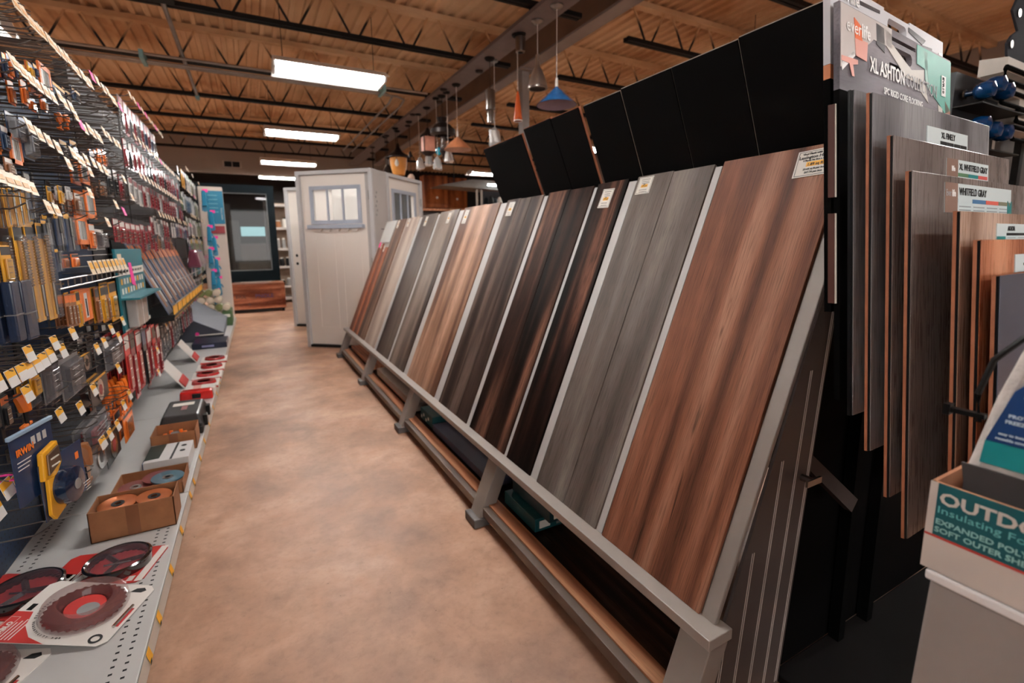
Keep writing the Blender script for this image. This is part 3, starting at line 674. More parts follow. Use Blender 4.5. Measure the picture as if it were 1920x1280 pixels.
# ------------------------------------------------------------------ foreground bin, carton and faucet cover
t = thing('storage_bin', (.9, .02, 0), 'pale grey bin with a white top rim at the bottom right corner', 'bin')
MB().hexa([(.722, -.45, 0), (1.1, -.45, 0), (1.1, .262, 0), (.722, .262, 0), (.722, -.45, .797), (1.1, -.45, .797), (1.1, .235, .797), (.722, .235, .797)]).build('bin_body', mat('bin_grey', (146, 138, 134), .5, var=.05), t, bevel=.004)
MB().box(.716, 1.104, -.455, .239, .797, .810).build('top_rim', mat('bin_rim_white', (232, 230, 230), .4, var=.02), t, bevel=.003)
TEALC = mat('teal_print', (10, 84, 90), .45, var=.05); BEI = mat('carton_beige', (204, 194, 186), .6, var=.06); REDP = mat('red_print', (188, 60, 50), .5)
t = thing('open_carton', (.85, .05, .811), 'open teal and beige carton lettered OUTDOOR Insulating Foam standing on the grey bin', 'box')
mb = MB(); x0, x1, y0, y1, z0, z1 = .72, .99, -.2, .245, .8115, .925
mb.box(x0, x1, y0, y1, z0, z0+.004).box(x0, x0+.004, y0, y1, z0, z1).box(x1-.004, x1, y0, y1, z0, z1).box(x0, x1, y1-.004, y1, z0, z1).box(x0, x1, y0, y0+.004, z0, z1)
mb.build('carton_walls', mat('carton_inside', (176, 122, 92), .75, var=.1), t)
MB().box(.7185, .7197, y0, y1+.0002, z0, .8545).box(.7185, .7197, .2375, y1+.0002, .8545, z1).build('beige_print', BEI, t)
MB().box(.7185, .7197, y0, .2373, .8580, z1).build('teal_panel', TEALC, t)
MB().box(.7183, .7197, y0, y1, .8548, .8578).build('red_line', REDP, t)
fx_ = lambda y, z: frame((.7182, y, z), (0, -1, 0), (0, 0, 1))
text('OUTDOOR', .0215, BEI, t, fx_(.235, .9005), sx=1.12, bold=.0006, world=True)
text('Insulating Foam', .0125, mat('print_aqua', (110, 180, 180), .5), t, fx_(.236, .888), sx=1.25, world=True)
text('EXPANDED POLYSTYRENE', .0095, mat('print_pale_teal', (150, 196, 192), .5), t, fx_(.236, .8735), sx=1.1, bold=.0002, world=True)
text('SOFT OUTER SHELL', .0095, mat('print_pale_teal', (150, 196, 192), .5), t, fx_(.236, .8630), sx=1.1, bold=.0002, world=True)
# soft faucet cover
FELT = mat('grey_felt', (186, 178, 172), .9, var=.14, vscale=60, bump=.5, bscale=120)
t = thing('faucet_cover', (.85, .08, .86), 'soft grey foam faucet cover with a blue and teal label sticking out of the carton', 'faucet cover')
mb = MB(); prof = [(.226, .832), (.222, .95), (.205, 1.04), (.185, 1.115), (.16, 1.15), (-.08, 1.15), (-.10, .832)]
mb.prism(prof, lambda u, v, w: (w, u, v), .735, .90)
o = mb.build('felt_shell', FELT, t, bevel=.012, smooth=True)
MB().prism([(.2195, .932), (.2235, .955), (-.08, .955), (-.08, .915), (.2195, .915)], lambda u, v, w: (w, u, v), .731, .7345).build('dark_opening_band', mat('dark_felt', (56, 52, 52), .9), t)
MB().prism([(.206, .990), (.188, 1.052), (.18, 1.062), (-.05, 1.062), (-.05, .990)], lambda u, v, w: (w, u, v), .7325, .7345).build('blue_label', mat('label_blue', (22, 60, 112), .4), t)
MB().prism([(.2085, .962), (.2062, .9895), (-.05, .9895), (-.05, .962)], lambda u, v, w: (w, u, v), .7325, .7345).build('teal_label', mat('label_teal', (24, 140, 144), .4), t)
fc = lambda y, z: frame((.7322, y, z), (0, -1, 0), (0, 0, 1))
PALEB = mat('print_pale_blue', (196, 214, 226), .5)
for s, y, z, tx in ((.017, .181, 1.046, 'FAUCET'), (.017, .177, 1.030, 'PROTECTOR'), (.0055, .190, 1.0215, 'PROTECTS AGAINST'), (.0055, .192, 1.0145, 'FREEZING PIPES'), (.004, .196, 1.0, 'easy to install'), (.004, .198, .994, 'reusable cover')):
    text(tx, s, PALEB, t, fc(y, z), sx=1.1, bold=.0002, world=True)
MB().tube([(.78, .228, .995), (.78, .232, 1.03), (.78, .222, 1.075), (.78, .200, 1.105), (.78, .165, 1.125), (.78, .12, 1.13)], .0035, 8).build('black_strap', BLK, t, smooth=True)
MB().box(.775, .785, .222, .262, 1.0, 1.006).box(.774, .786, .255, .262, .996, 1.010).build('strap_clip', BLK, t)
# brown cardboard flap behind
t = MB().prism([(.245, .93), (.243, .99), (.225, 1.07), (.212, 1.135), (.20, 1.145), (-.05, 1.145), (-.05, .93)], lambda u, v, w: (w, u, v), .915, .919)
o = t.build('cardboard_flap', mat('torn_cardboard', (188, 128, 92), .8, var=.12), loc=(.917, .1, .93))
tag(o, 'brown torn edged cardboard sheet standing between the grey cover and the hanging planks', 'cardboard')
# ------------------------------------------------------------------ hardware beyond the sample display
t = thing('knob_blister_rack', (2.9, 1.0, 0), 'dark wire rack with blue glass knobs in blister packs behind the photo cards', 'display rack')
MB().box(2.74, 3.2, 1.03, 1.05, 0, 1.93).build('rack_back', mat('rack_black', (20, 22, 26), .5), t)
for z in (1.60, 1.78): MB().box(2.74, 3.2, .93, 1.03, z, z+.006).build('wire_shelf', DKM, t)
BLUG = mat('blue_glass', (8, 54, 96), .12, .3, coat=.8)
g = 'blue glass knobs'
k0 = None
for i, (x, z) in enumerate(((2.80, 1.84), (2.90, 1.875), (2.99, 1.86), (2.80, 1.70), (2.92, 1.69), (3.04, 1.69))):
    if k0 is None:
        k0 = thing('glass_knob', (x, .95, z), 'x', 'knob', g)
        MB().lathe([(.001, -.042), (.03, -.032), (.036, -.012), (.036, .012), (.026, .028), (.012, .036), (.012, .06)], (0, 0, 0), 16, ax='y').build('knob_ball', BLUG, k0, local=True, smooth=True)
        MB().lathe([(.02, .0602), (.02, .066)], (0, 0, 0), 12, ax='y').build('knob_base', CHR, k0, local=True)
        o = k0
    else: o = dup(k0, (x, .95, z))
    o['label'] = 'shiny blue glass knob, %s row of the dark rack, %s' % (('upper', ('left', 'middle', 'right')[i]) if i < 3 else ('lower', ('left', 'middle', 'right')[i-3]))
t = MB().box(3.12, 3.42, 1.09, 1.1, 1.3, 1.93).build('cream_backing_card', mat('cream_card', (186, 176, 166), .6), loc=(3.28, 1.09, 1.3)); tag(t, 'plain cream backing board right of the blue knob rack', 'board')
for i, (x, z, lab) in enumerate(((3.03, 1.955, 'top'), (3.03, 1.86, 'second'), (3.22, 1.80, 'third, nearer the frame edge'), (3.2, 1.72, 'lowest'))):
    t = thing('handle_sample_block', (x, 1.0, z), 'grey beige sample block with black bar handle, %s of the stack' % lab, 'handle display', 'grey blocks with handles')
    MB().hexa([(x, .96, z), (x+.45, .96, z), (x+.45, 1.06, z), (x, 1.06, z), (x, .96, z+.06), (x+.45, .96, z+.06), (x+.45, 1.06, z+.075), (x, 1.06, z+.075)]).build('block', mat('block_greige', (178, 170, 160), .5), t)
    MB().tube([(x+.4, .95, z+.01), (x-.04, .95, z+.01), (x-.045, .95, z+.0), (x-.045, .95, z-.04), (x-.04, .95, z-.045), (x+.4, .95, z-.045)], .009, 6).build('bar_handle', MTB, t)
t = thing('hinge_plate', (3.25, .9, 2.05), 'dark grey rounded hinge plate with screws at the top right frame edge', 'hinge')
MB().box(3.5, 3.54, 1.012, 1.04, 0, 2.3).build('plate_post', DKM, t)
MB().prism([(3.13, 2.24), (3.17, 2.30), (3.3, 2.36), (3.6, 2.36), (3.6, 2.02), (3.26, 2.0), (3.14, 2.05), (3.12, 2.10), (3.16, 2.14), (3.22, 2.17)], lambda u, v, w: (u, w, v), 1.0, 1.01).build('plate', mat('hinge_dark', (40, 40, 44), .8, spec=.1), t, bevel=.003)
for (x, z) in ((3.16, 2.10), (3.2, 2.24)): MB().lathe([(.018, -.004), (.014, 0)], (x, .999, z), 12, ax='y').build('screw_head', CHR, t)
t = MB().box(3.43, 4.2, 1.1, 1.11, .0, 1.98).build('hardware_board', mat('hardware_board', (70, 62, 58), .6), loc=(3.6, 1.1, .0))
tag(t, 'brownish grey board holding the hinge plate and handle blocks at the right edge', 'board')
# ------------------------------------------------------------------ tool wall on the left
def peg_mat(name, rgb, hole, pitch=.0254):
    m = bpy.data.materials.new(name); m.use_nodes = True; nt = m.node_tree; N = nt.nodes; L = nt.links; b = N['Principled BSDF']
    b.inputs['Roughness'].default_value = .5
    tc = N.new('ShaderNodeTexCoord'); sp = N.new('ShaderNodeSeparateXYZ'); L.new(tc.outputs['Object'], sp.inputs[0])
    def cell(sock):
        d = N.new('ShaderNodeMath'); d.operation = 'DIVIDE'; d.inputs[1].default_value = pitch; L.new(sock, d.inputs[0])
        f = N.new('ShaderNodeMath'); f.operation = 'FRACT'; L.new(d.outputs[0], f.inputs[0])
        s = N.new('ShaderNodeMath'); s.operation = 'SUBTRACT'; s.inputs[1].default_value = .5; L.new(f.outputs[0], s.inputs[0])
        q = N.new('ShaderNodeMath'); q.operation = 'POWER'; q.inputs[1].default_value = 2; 
        a = N.new('ShaderNodeMath'); a.operation = 'ABSOLUTE'; L.new(s.outputs[0], a.inputs[0]); L.new(a.outputs[0], q.inputs[0]); return q
    a, c = cell(sp.outputs['Y']), cell(sp.outputs['Z'])
    s = N.new('ShaderNodeMath'); s.operation = 'ADD'; L.new(a.outputs[0], s.inputs[0]); L.new(c.outputs[0], s.inputs[1])
    g = N.new('ShaderNodeMath'); g.operation = 'LESS_THAN'; g.inputs[1].default_value = .028; L.new(s.outputs[0], g.inputs[0])
    mx = N.new('ShaderNodeMixRGB'); mx.inputs['Color1'].default_value = lin(rgb); mx.inputs['Color2'].default_value = lin(hole)
    L.new(g.outputs[0], mx.inputs['Fac']); L.new(mx.outputs[0], b.inputs['Base Color'])
    return m
PEG = peg_mat('navy_pegboard', (20, 44, 72), (3, 5, 9))
DECK = mat('shelf_grey_white', (190, 188, 186), .4, var=.04, vscale=4)
gon = thing('tool_gondola', (-.8, 5.2, 0), 'long shelf unit with navy pegboard back and white bottom shelf along the left side', 'shelf unit')
PX = -.81
bays = [(1.22, 2.44), (2.44, 3.66), (3.66, 4.88), (4.88, 6.10), (6.10, 7.32), (7.32, 8.5)]
for i, (a, b) in enumerate([(0.0, 1.22)]+bays):
    top = 2.0 if b < 3.7 else 2.22
    MB().box(PX-.012, PX, a+.012, b-.004, .15, top).build('pegboard_panel', PEG if i < 3 else mat('dark_pegboard', (54, 50, 52), .6), gon)
    MB().box(PX-.05, PX+.004, a-.004, a+.012, .0, top+.02).build('upright_post', DKM, gon)
def deck_edge(y): return -.338+.0085*(y-1.3)
for i, (a, b) in enumerate([(0.0, 1.22)]+bays):
    dk = MB().hexa([(PX, a+.002, .125), (deck_edge(a), a+.002, .125), (deck_edge(b), b-.002, .125), (PX, b-.002, .125), (PX, a+.002, .15), (deck_edge(a), a+.002, .15), (deck_edge(b), b-.002, .15), (PX, b-.002, .15)]).build('deck_shelf', DECK, gon, bevel=.003)
    mb = MB()
    if i in (1, 2):
        y = a+.03
        while y < b-.02:
            for xx in (PX+.035, PX+.065, deck_edge(y)-.065, deck_edge(y)-.035):
                mb.quad((xx-.0045, y-.003, .1504), (xx+.0045, y-.003, .1504), (xx+.0045, y+.004, .1504), (xx-.0045, y+.004, .1504))
            y += .0254
        o = mb.build('deck_slots', mat('slot_black', (16, 16, 18), .8), dk); o['kind'] = 'stuff'
    MB().hexa([(deck_edge(a)+.001, a, .118), (deck_edge(a)+.012, a, .118), (deck_edge(b)+.012, b, .118), (deck_edge(b)+.001, b, .118), (deck_edge(a)+.001, a, .15), (deck_edge(a)+.004, a, .154), (deck_edge(b)+.004, b, .154), (deck_edge(b)+.001, b, .15)]).build('price_rail', mat('price_rail', (190, 180, 170), .35, var=.03), gon)
MB().box(PX-.05, -.42, .0, 8.5, 0, .12).build('kick_plate', DKM, gon)
TAGY = mat('tag_yellow_print', (244, 176, 42), .45); CREAM = mat('tag_cream', (236, 214, 186), .45, var=.04); TAGW = mat('tag_white', (226, 224, 222), .45, var=.03)
# shelf edge price tags on the rail
g = 'shelf edge price tags'
t0 = None
for i, y in enumerate((1.47, 1.62, 1.86, 2.12, 2.42, 2.56, 2.85, 3.1, 3.4, 3.75, 4.1, 4.45)):
    x = deck_edge(y)+.0125
    if t0 is None:
        t0 = thing('shelf_price_tag', (x, y, .136), 'x', 'price tag', g)
        MB().hexa([(0, -.016, -.012), (.0012, -.016, -.012), (.0012, .016, -.012), (0, .016, -.012), (-.007, -.016, .018), (-.006, -.016, .018), (-.006, .016, .018), (-.007, .016, .018)]).build('tag_card', TAGY, t0, local=True)
        MB().box(.0013, .0018, -.02, -.006, -.014, -.002).build('dark_code', INK, t0, local=True)
        o = t0
    else: o = dup(t0, (x, y, .136))
    o['label'] = 'small yellow price tag with dark corner clipped on the bottom shelf edge rail'
# ---- wire peg hooks
def hook_mesh(L=.25):
    mb = MB()
    mb.tube([(0, 0, 0), (L-.03, 0, -.002), (L-.015, 0, .004), (L+.005, 0, .016)], .0024, 5)
    mb.tube([(0, 0, .032), (L-.01, 0, .034), (L+.012, 0, .026)], .0018, 5)
    mb.box(-.003, 0, -.012, .012, -.008, .04)
    return mb
HK = None
def hook(y, z, mode, label, group, L=.25):
    """mode: None bare, 'c' cream, 'y' yellow and white, 'p' pink taped tag"""
    global HK
    if HK is None:
        HK = {}
        for md in (None, 'c', 'y', 'p'):
            t = bpy.data.objects.new('peg_hook', None); t.empty_display_size = .03
            me = hook_mesh().build('hook_wire', mat('hook_steel', (104, 98, 94), .4, .75), t, local=True)
            if md:
                MB().hexa([(.262, -.026, -.012), (.264, -.026, -.012), (.264, .026, -.012), (.262, .026, -.012), (.252, -.026, .03), (.254, -.026, .03), (.254, .026, .03), (.252, .026, .03)]).build('price_tag', {'c': CREAM, 'y': TAGW, 'p': PNK}[md], t, local=True)
                if md == 'y': MB().hexa([(.2598, -.0262, .001), (.2608, -.0262, .001), (.2608, .0262, .001), (.2598, .0262, .001), (.2533, -.0262, .0295), (.2543, -.0262, .0295), (.2543, .0262, .0295), (.2533, .0262, .0295)]).build('yellow_half', TAGY, t, local=True)
                if md == 'c': MB().hexa([(.2621, -.018, -.002), (.2631, -.018, -.002), (.2631, .02, -.002), (.2621, .02, -.002), (.2585, -.018, .012), (.2595, -.018, .012), (.2595, .02, .012), (.2585, .02, .012)]).build('printed_price', mat('tag_orange_print', (226, 168, 108), .5), t, local=True)
            HK[md] = t
    r = HK[mode].copy(); COL.objects.link(r); r.location = (PX+.002, y, z); r.name = 'peg_hook'
    for ch in HK[mode].children:
        c = ch.copy(); COL.objects.link(c); c.parent = r
    tag(r, label, 'peg hook', group)
    return r
TAGS= [(2.063, 1.943, 0), (2.123, 1.944, 0), (2.168, 1.935, 0), (2.222, 1.935, 0), (2.27, 1.938, 0), (2.344, 1.938, 0), (2.402, 1.934, 0), (2.471, 1.936, 0), (2.534, 1.941, 0), (2.581, 1.933, 0), (2.647, 1.929, 0), (2.722, 1.935, 0), (2.772, 1.928, 0), (2.831, 1.934, 0), (2.885, 1.976, 1), (2.968, 1.983, 0), (3.078, 1.978, 0), (3.161, 1.984, 0), (3.24, 1.971, 0), (3.297, 1.973, 0), (3.419, 1.975, 1), (1.975, 1.753, 0), (2.029, 1.747, 0), (2.087, 1.742, 0), (2.151, 1.739, 0), (2.221, 1.739, 0), (2.287, 1.739, 0), (2.362, 1.762, 0), (2.414, 1.749, 0), (2.489, 1.753, 0), (2.532, 1.733, 0), (2.59, 1.712, 1), (2.637, 1.706, 0), (2.705, 1.719, 0), (2.757, 1.713, 0), (2.827, 1.717, 0), (2.868, 1.712, 0), (2.968, 1.759, 0), (3.054, 1.754, 0), (3.17, 1.751, 0), (3.251, 1.752, 0), (2.022, 1.588, 0), (2.095, 1.579, 0), (2.172, 1.574, 0), (2.257, 1.568, 0), (2.351, 1.527, 0), (2.423, 1.576, 0), (2.483, 1.567, 0), (2.53, 1.564, 0), (2.595, 1.578, 0), (2.698, 1.582, 0), (2.796, 1.577, 0), (2.886, 1.575, 0), (2.626, 1.536, 0), (1.746, 1.413, 0), (1.802, 1.409, 0), (1.853, 1.408, 0), (1.907, 1.407, 0), (1.964, 1.402, 0), (2.075, 1.355, 0), (2.147, 1.351, 0), (2.58, 1.446, 0), (3.27, 1.581, 0), (3.422, 1.504, 0), (3.008, 1.432, 0), (3.166, 1.409, 1), (2.803, 1.339, 0), (2.122, 0.939, 0), (2.828, 0.886, 0), (2.611, 0.88, 0), (2.718, 0.828, 0), (2.477, 0.845, 0), (2.369, 0.839, 0), (1.75, 0.943, 0), (1.945, 0.938, 0), (2.002, 0.902, 0), (1.899, 0.909, 0), (1.841, 0.906, 0), (1.791, 0.904, 0), (1.733, 0.902, 0), (1.688, 0.905, 0), (1.625, 0.905, 0), (1.552, 0.91, 0), (1.698, 0.844, 0), (2.634, 0.703, 0), (3.603, 0.598, 0), (3.544, 0.469, 0), (2.255, 0.706, 0), (2.082, 0.688, 0), (1.898, 0.721, 0), (2.766, 0.545, 0), (2.637, 0.533, 0), (2.497, 0.486, 0), (2.372, 0.49, 0), (2.255, 0.497, 0), (1.504, 0.665, 1), (1.568, 0.655, 1), (1.439, 0.64, 0), (2.276, 0.494, 0)]
rows = {}
for (y, z, p) in TAGS: rows.setdefault(round(z/.17), []).append((y, z, p))
ordn = ['topmost', 'second', 'third', 'fourth', 'fifth', 'sixth', 'seventh', 'eighth', 'ninth', 'tenth']
for k, key in enumerate(sorted(rows, reverse=True)):
    for (y, z, p) in rows[key]:
        lowz = z < 1.0
        md = 'p' if p and z > 1 else ('y' if lowz else 'c')
        bay = 'near' if y < 2.44 else 'second'
        what = {'p': 'pink tagged', 'y': 'yellow and white tagged', 'c': 'cream tagged'}[md]
        hook(y, z-.012, md, '%s peg hook, %s tag row of the %s bay' % (what, ordn[k], bay), '%s hooks, %s row, %s bay' % (what, ordn[k], bay))
# bare hooks between and behind the tags
random.seed(3)
nb = 0
for z, y0, y1, st in ((1.93, 1.9, 3.6, .095), (1.86, 2.15, 3.6, .11), (1.82, 2.6, 3.62, .17), (1.66, 2.3, 3.55, .11), (1.60, 2.5, 3.6, .14), (1.52, 2.25, 3.0, .11), (1.47, 2.7, 3.6, .11), (1.34, 1.9, 3.3, .2), (1.27, 2.9, 3.6, .14), (.86, 1.7, 2.4, .13), (.76, 2.0, 3.2, .17), (.56, 1.9, 2.8, .17), (.44, 1.7, 2.5, .2)):
    y = y0
    while y < y1:
        bay = 'near' if y < 2.44 else 'second'
        lvl = 'top' if z > 1.8 else ('upper' if z > 1.5 else ('middle' if z > 1 else 'lower'))
        hook(y+random.uniform(-.015, .015), z+random.uniform(-.006, .006), None, 'bare steel peg hook without a tag in the %s part of the %s bay' % (lvl, bay), 'bare hooks, %s part, %s bay' % (lvl, bay)); nb += 1
        y += st
# ---- packages
PC = {'n': (24, 48, 82), 'y': (232, 166, 34), 'o': (240, 122, 40), 'k': (20, 20, 22), 'g': (118, 116, 116), 'r': (146, 24, 34), 'w': (214, 210, 206), 't': (22, 112, 124), 'b': (150, 94, 56), 'c': (54, 72, 104), 'G': (96, 112, 66), 'p': (110, 54, 78), 's': (190, 188, 186), 'R': (196, 50, 46)}
PCM = {k: mat('pack_'+{'n': 'navy', 'y': 'yellow', 'o': 'orange', 'k': 'black', 'g': 'grey', 'r': 'dark_red', 'w': 'white', 't': 'teal', 'b': 'brown', 'c': 'blue_grey', 'G': 'green', 'p': 'plum', 's': 'silver', 'R': 'red'}[k], v, .35, var=.06, coat=.2) for k, v in PC.items()}
STEEL = mat('bright_steel', (196, 194, 190), .16, 1)
CLR = mat('clear_plastic', (200, 205, 215), .08, spec=.6, alpha=.1, var=.02)
SMK = mat('smoky_plastic', (120, 118, 124), .12, spec=.7, alpha=.5, var=.05)
NAMES = {'bit': ('carded_drill_bit', 'drill bit'), 'card': ('carded_accessory', 'tool accessory'), 'tube': ('clear_sleeve', 'plastic sleeve'), 'frame': ('framed_card_pack', 'tool accessory'), 'clam': ('clamshell_pack', 'tool accessory'), 'box': ('small_box', 'box'), 'disc': ('carded_saw_disc', 'saw disc'), 'tool': ('hand_tool', 'tool'), 'vise': ('strap_tool', 'tool')}
def pack(kind, w, h, a, b, loc, label, group=None):
    """local: x out from the wall, y along it, z up, hanging from the origin"""
    nm, cat = NAMES[kind]; t = thing(nm, loc, label, cat, group)
    A, B = PCM[a], (STEEL if b == 's' else PCM[b]); hw = w/2; LL = dict(local=True)
    rg = random.Random(int(loc[1]*1000)+int(loc[2]*977))
    def prints(n, x, m, y0=-hw*.7, y1=hw*.7, z0=-h*.3, z1=-h*.9):
        mb = MB()
        for i in range(n):
            zz = z0+(z1-z0)*i/max(1, n); mb.box(x, x+.0004, y0, y0+(y1-y0)*rg.uniform(.5, 1), zz-h*.012, zz)
        mb.build('printed_lines', m, t, **LL)
    if kind == 'bit':
        MB().box(-.001, .001, -hw, hw, -h, 0).build('backing_card', A, t, **LL, bevel=.0005)
        MB().box(.0011, .0016, -hw*.9, hw*.9, -h*.16, -h*.03).build('header_print', PCM['k'] if a == 'y' else PCM['y'], t, **LL)
        prof = []; n = 34; r = min(hw*.3, .009)
        for i in range(n+1): prof.append((r*(1 if i % 2 else .55), -h*.62+i/n*h*.5))
        MB().lathe(prof, (.002+r, hw*.15, 0), 8).build('spiral_flute', STEEL if b == 's' else B, t, **LL)
        MB().lathe([(r*.5, -h*.95), (r*.5, -h*.62)], (.002+r, hw*.15, 0), 8).build('bit_shank', mat('dull_steel', (126, 122, 118), .3, 1), t, **LL, smooth=True)
        MB().box(.001, .003+2*r, -hw*.55, hw*.85, -h*.985, -h*.1).build('clear_blister', CLR, t, **LL, bevel=.002)
    elif kind == 'card':
        MB().box(-.002, .002, -hw, hw, -h, 0).build('backing_card', A, t, **LL, bevel=.0008)
        MB().box(.0021, .0027, -hw*.96, hw*.96, -h*.26, -h*.04).build('header_print', B, t, **LL)
        MB().box(.0021, .009, -hw*.6, hw*.6, -h*.93, -h*.36).build('blister', mat('blister_'+a, tuple(min(255, int(x*.75+20)) for x in PC[a]), .12, coat=.6), t, **LL, bevel=.002)
        prints(3, .0094, WHT if a in 'nkrbgR' else INK, -hw*.45, hw*.45, -h*.42, -h*.9)
    elif kind == 'tube':
        MB().box(0, .022, -hw, hw, -h, 0).build('sleeve_body', mat('sleeve_blue', (46, 60, 88), .15, alpha=.75, coat=.5), t, **LL, bevel=.004)
        MB().box(.006, .016, -hw*.35, hw*.35, -h*.9, -h*.05).build('inner_rod', PCM['n'], t, **LL)
        MB().box(-.001, .0235, -hw-.001, hw+.001, -h*.56, -h*.54).build('sleeve_band', PCM['g'], t, **LL)
    elif kind == 'frame':
        mb = MB(); e = min(hw*.3, .02)
        mb.box(0, .006, -hw, -hw+e, -h, 0).box(0, .006, hw-e, hw, -h, 0).box(0, .006, -hw, hw, -e, 0).box(0, .006, -hw, hw, -h, -h+e)
        mb.build('card_frame', A, t, **LL)
        MB().box(.001, .0045, -hw+e, hw-e, -h+e, -e).build('grey_window', B, t, **LL)
        mb = MB()
        for i in range(3): mb.box(.0046, .007, -hw*.4+i*hw*.3, -hw*.3+i*hw*.3, -h*.85, -h*.2)
        mb.build('blades', STEEL, t, **LL)
        prints(2, .0062, INK, -hw*.9, -hw*.75, -h*.1, -h*.9)
    elif kind == 'clam':
        MB().box(-.001, .001, -hw, hw, -h, 0).build('backing_card', A, t, **LL, bevel=.0005)
        MB().hexa([(.001, -hw*.9, -h*.97), (.001, hw*.9, -h*.97), (.001, hw*.9, -h*.12), (.001, -hw*.9, -h*.12), (.022, -hw*.75, -h*.88), (.022, hw*.75, -h*.88), (.022, hw*.75, -h*.2), (.022, -hw*.75, -h*.2)]).build('clear_bubble', SMK, t, **LL, bevel=.003)
        MB().box(.002, .014, -hw*.5, -hw*.1, -h*.82, -h*.28).build('dark_insert', PCM['k'] if b != 'r' else PCM['R'], t, **LL, bevel=.002)
        MB().box(.002, .012, hw*.1, hw*.5, -h*.78, -h*.34).build('bright_insert', B if b != 'k' else PCM['g'], t, **LL, bevel=.002)
        prints(3, .0225, PCM['w'], -hw*.5, hw*.6, -h*.3, -h*.75)
    elif kind == 'box':
        MB().box(-.028, 0, -hw, hw, -h, 0).build('box_body', A, t, **LL, bevel=.001)
        MB().box(.0002, .001, -hw*.35, hw*.2, -h*.9, -h*.12).build('white_stripe', B, t, **LL)
        MB().box(.0011, .0015, -hw*.2, hw*.05, -h*.85, -h*.3).build('dark_print', INK, t, **LL)
        MB().box(.0002, .001, hw*.35, hw*.85, -h*.95, -h*.1).build('orange_panel', PCM['o'], t, **LL)
    elif kind == 'disc':
        MB().box(-.001, .001, -hw, hw, -h, 0).build('backing_card', A, t, **LL)
        r = min(hw*.9, h*.42)
        MB().lathe([(r*.2, 0), (r, 0), (r, .003), (r*.2, .003)], (.002, 0, -h*.52), 24, ax='x', cap=False).build('round_blade', STEEL if b == 's' else B, t, **LL)
        MB().lathe([(r*.5, 0), (r*.5, .0004)], (.0052, 0, -h*.52), 20, ax='x').build('blade_label', PCM['r' if rg.random() < .5 else 'k'], t, **LL)
        MB().box(.001, .0016, -hw*.95, hw*.95, -h*.1, -h*.01).build('header_print', PCM['y'], t, **LL)
    elif kind == 'tool':
        MB().tube([(0, 0, 0), (.002, 0, -h*.15), (.004, hw*.1, -h*.55)], [hw*.5, hw*.62, hw*.5], 8).build('handle', A, t, **LL, smooth=True)
        MB().tube([(.004, hw*.1, -h*.55), (.004, hw*.1, -h)], [hw*.22, hw*.16], 7).build('tool_shaft', PCM['k'] if b == 'k' else (STEEL if b == 's' else B), t, **LL, smooth=True)
        MB().box(-.004, .008, -hw, hw, -h*1.02, -h*.93).build('tool_foot', A, t, **LL, bevel=.002)
    return t
WX = -.60
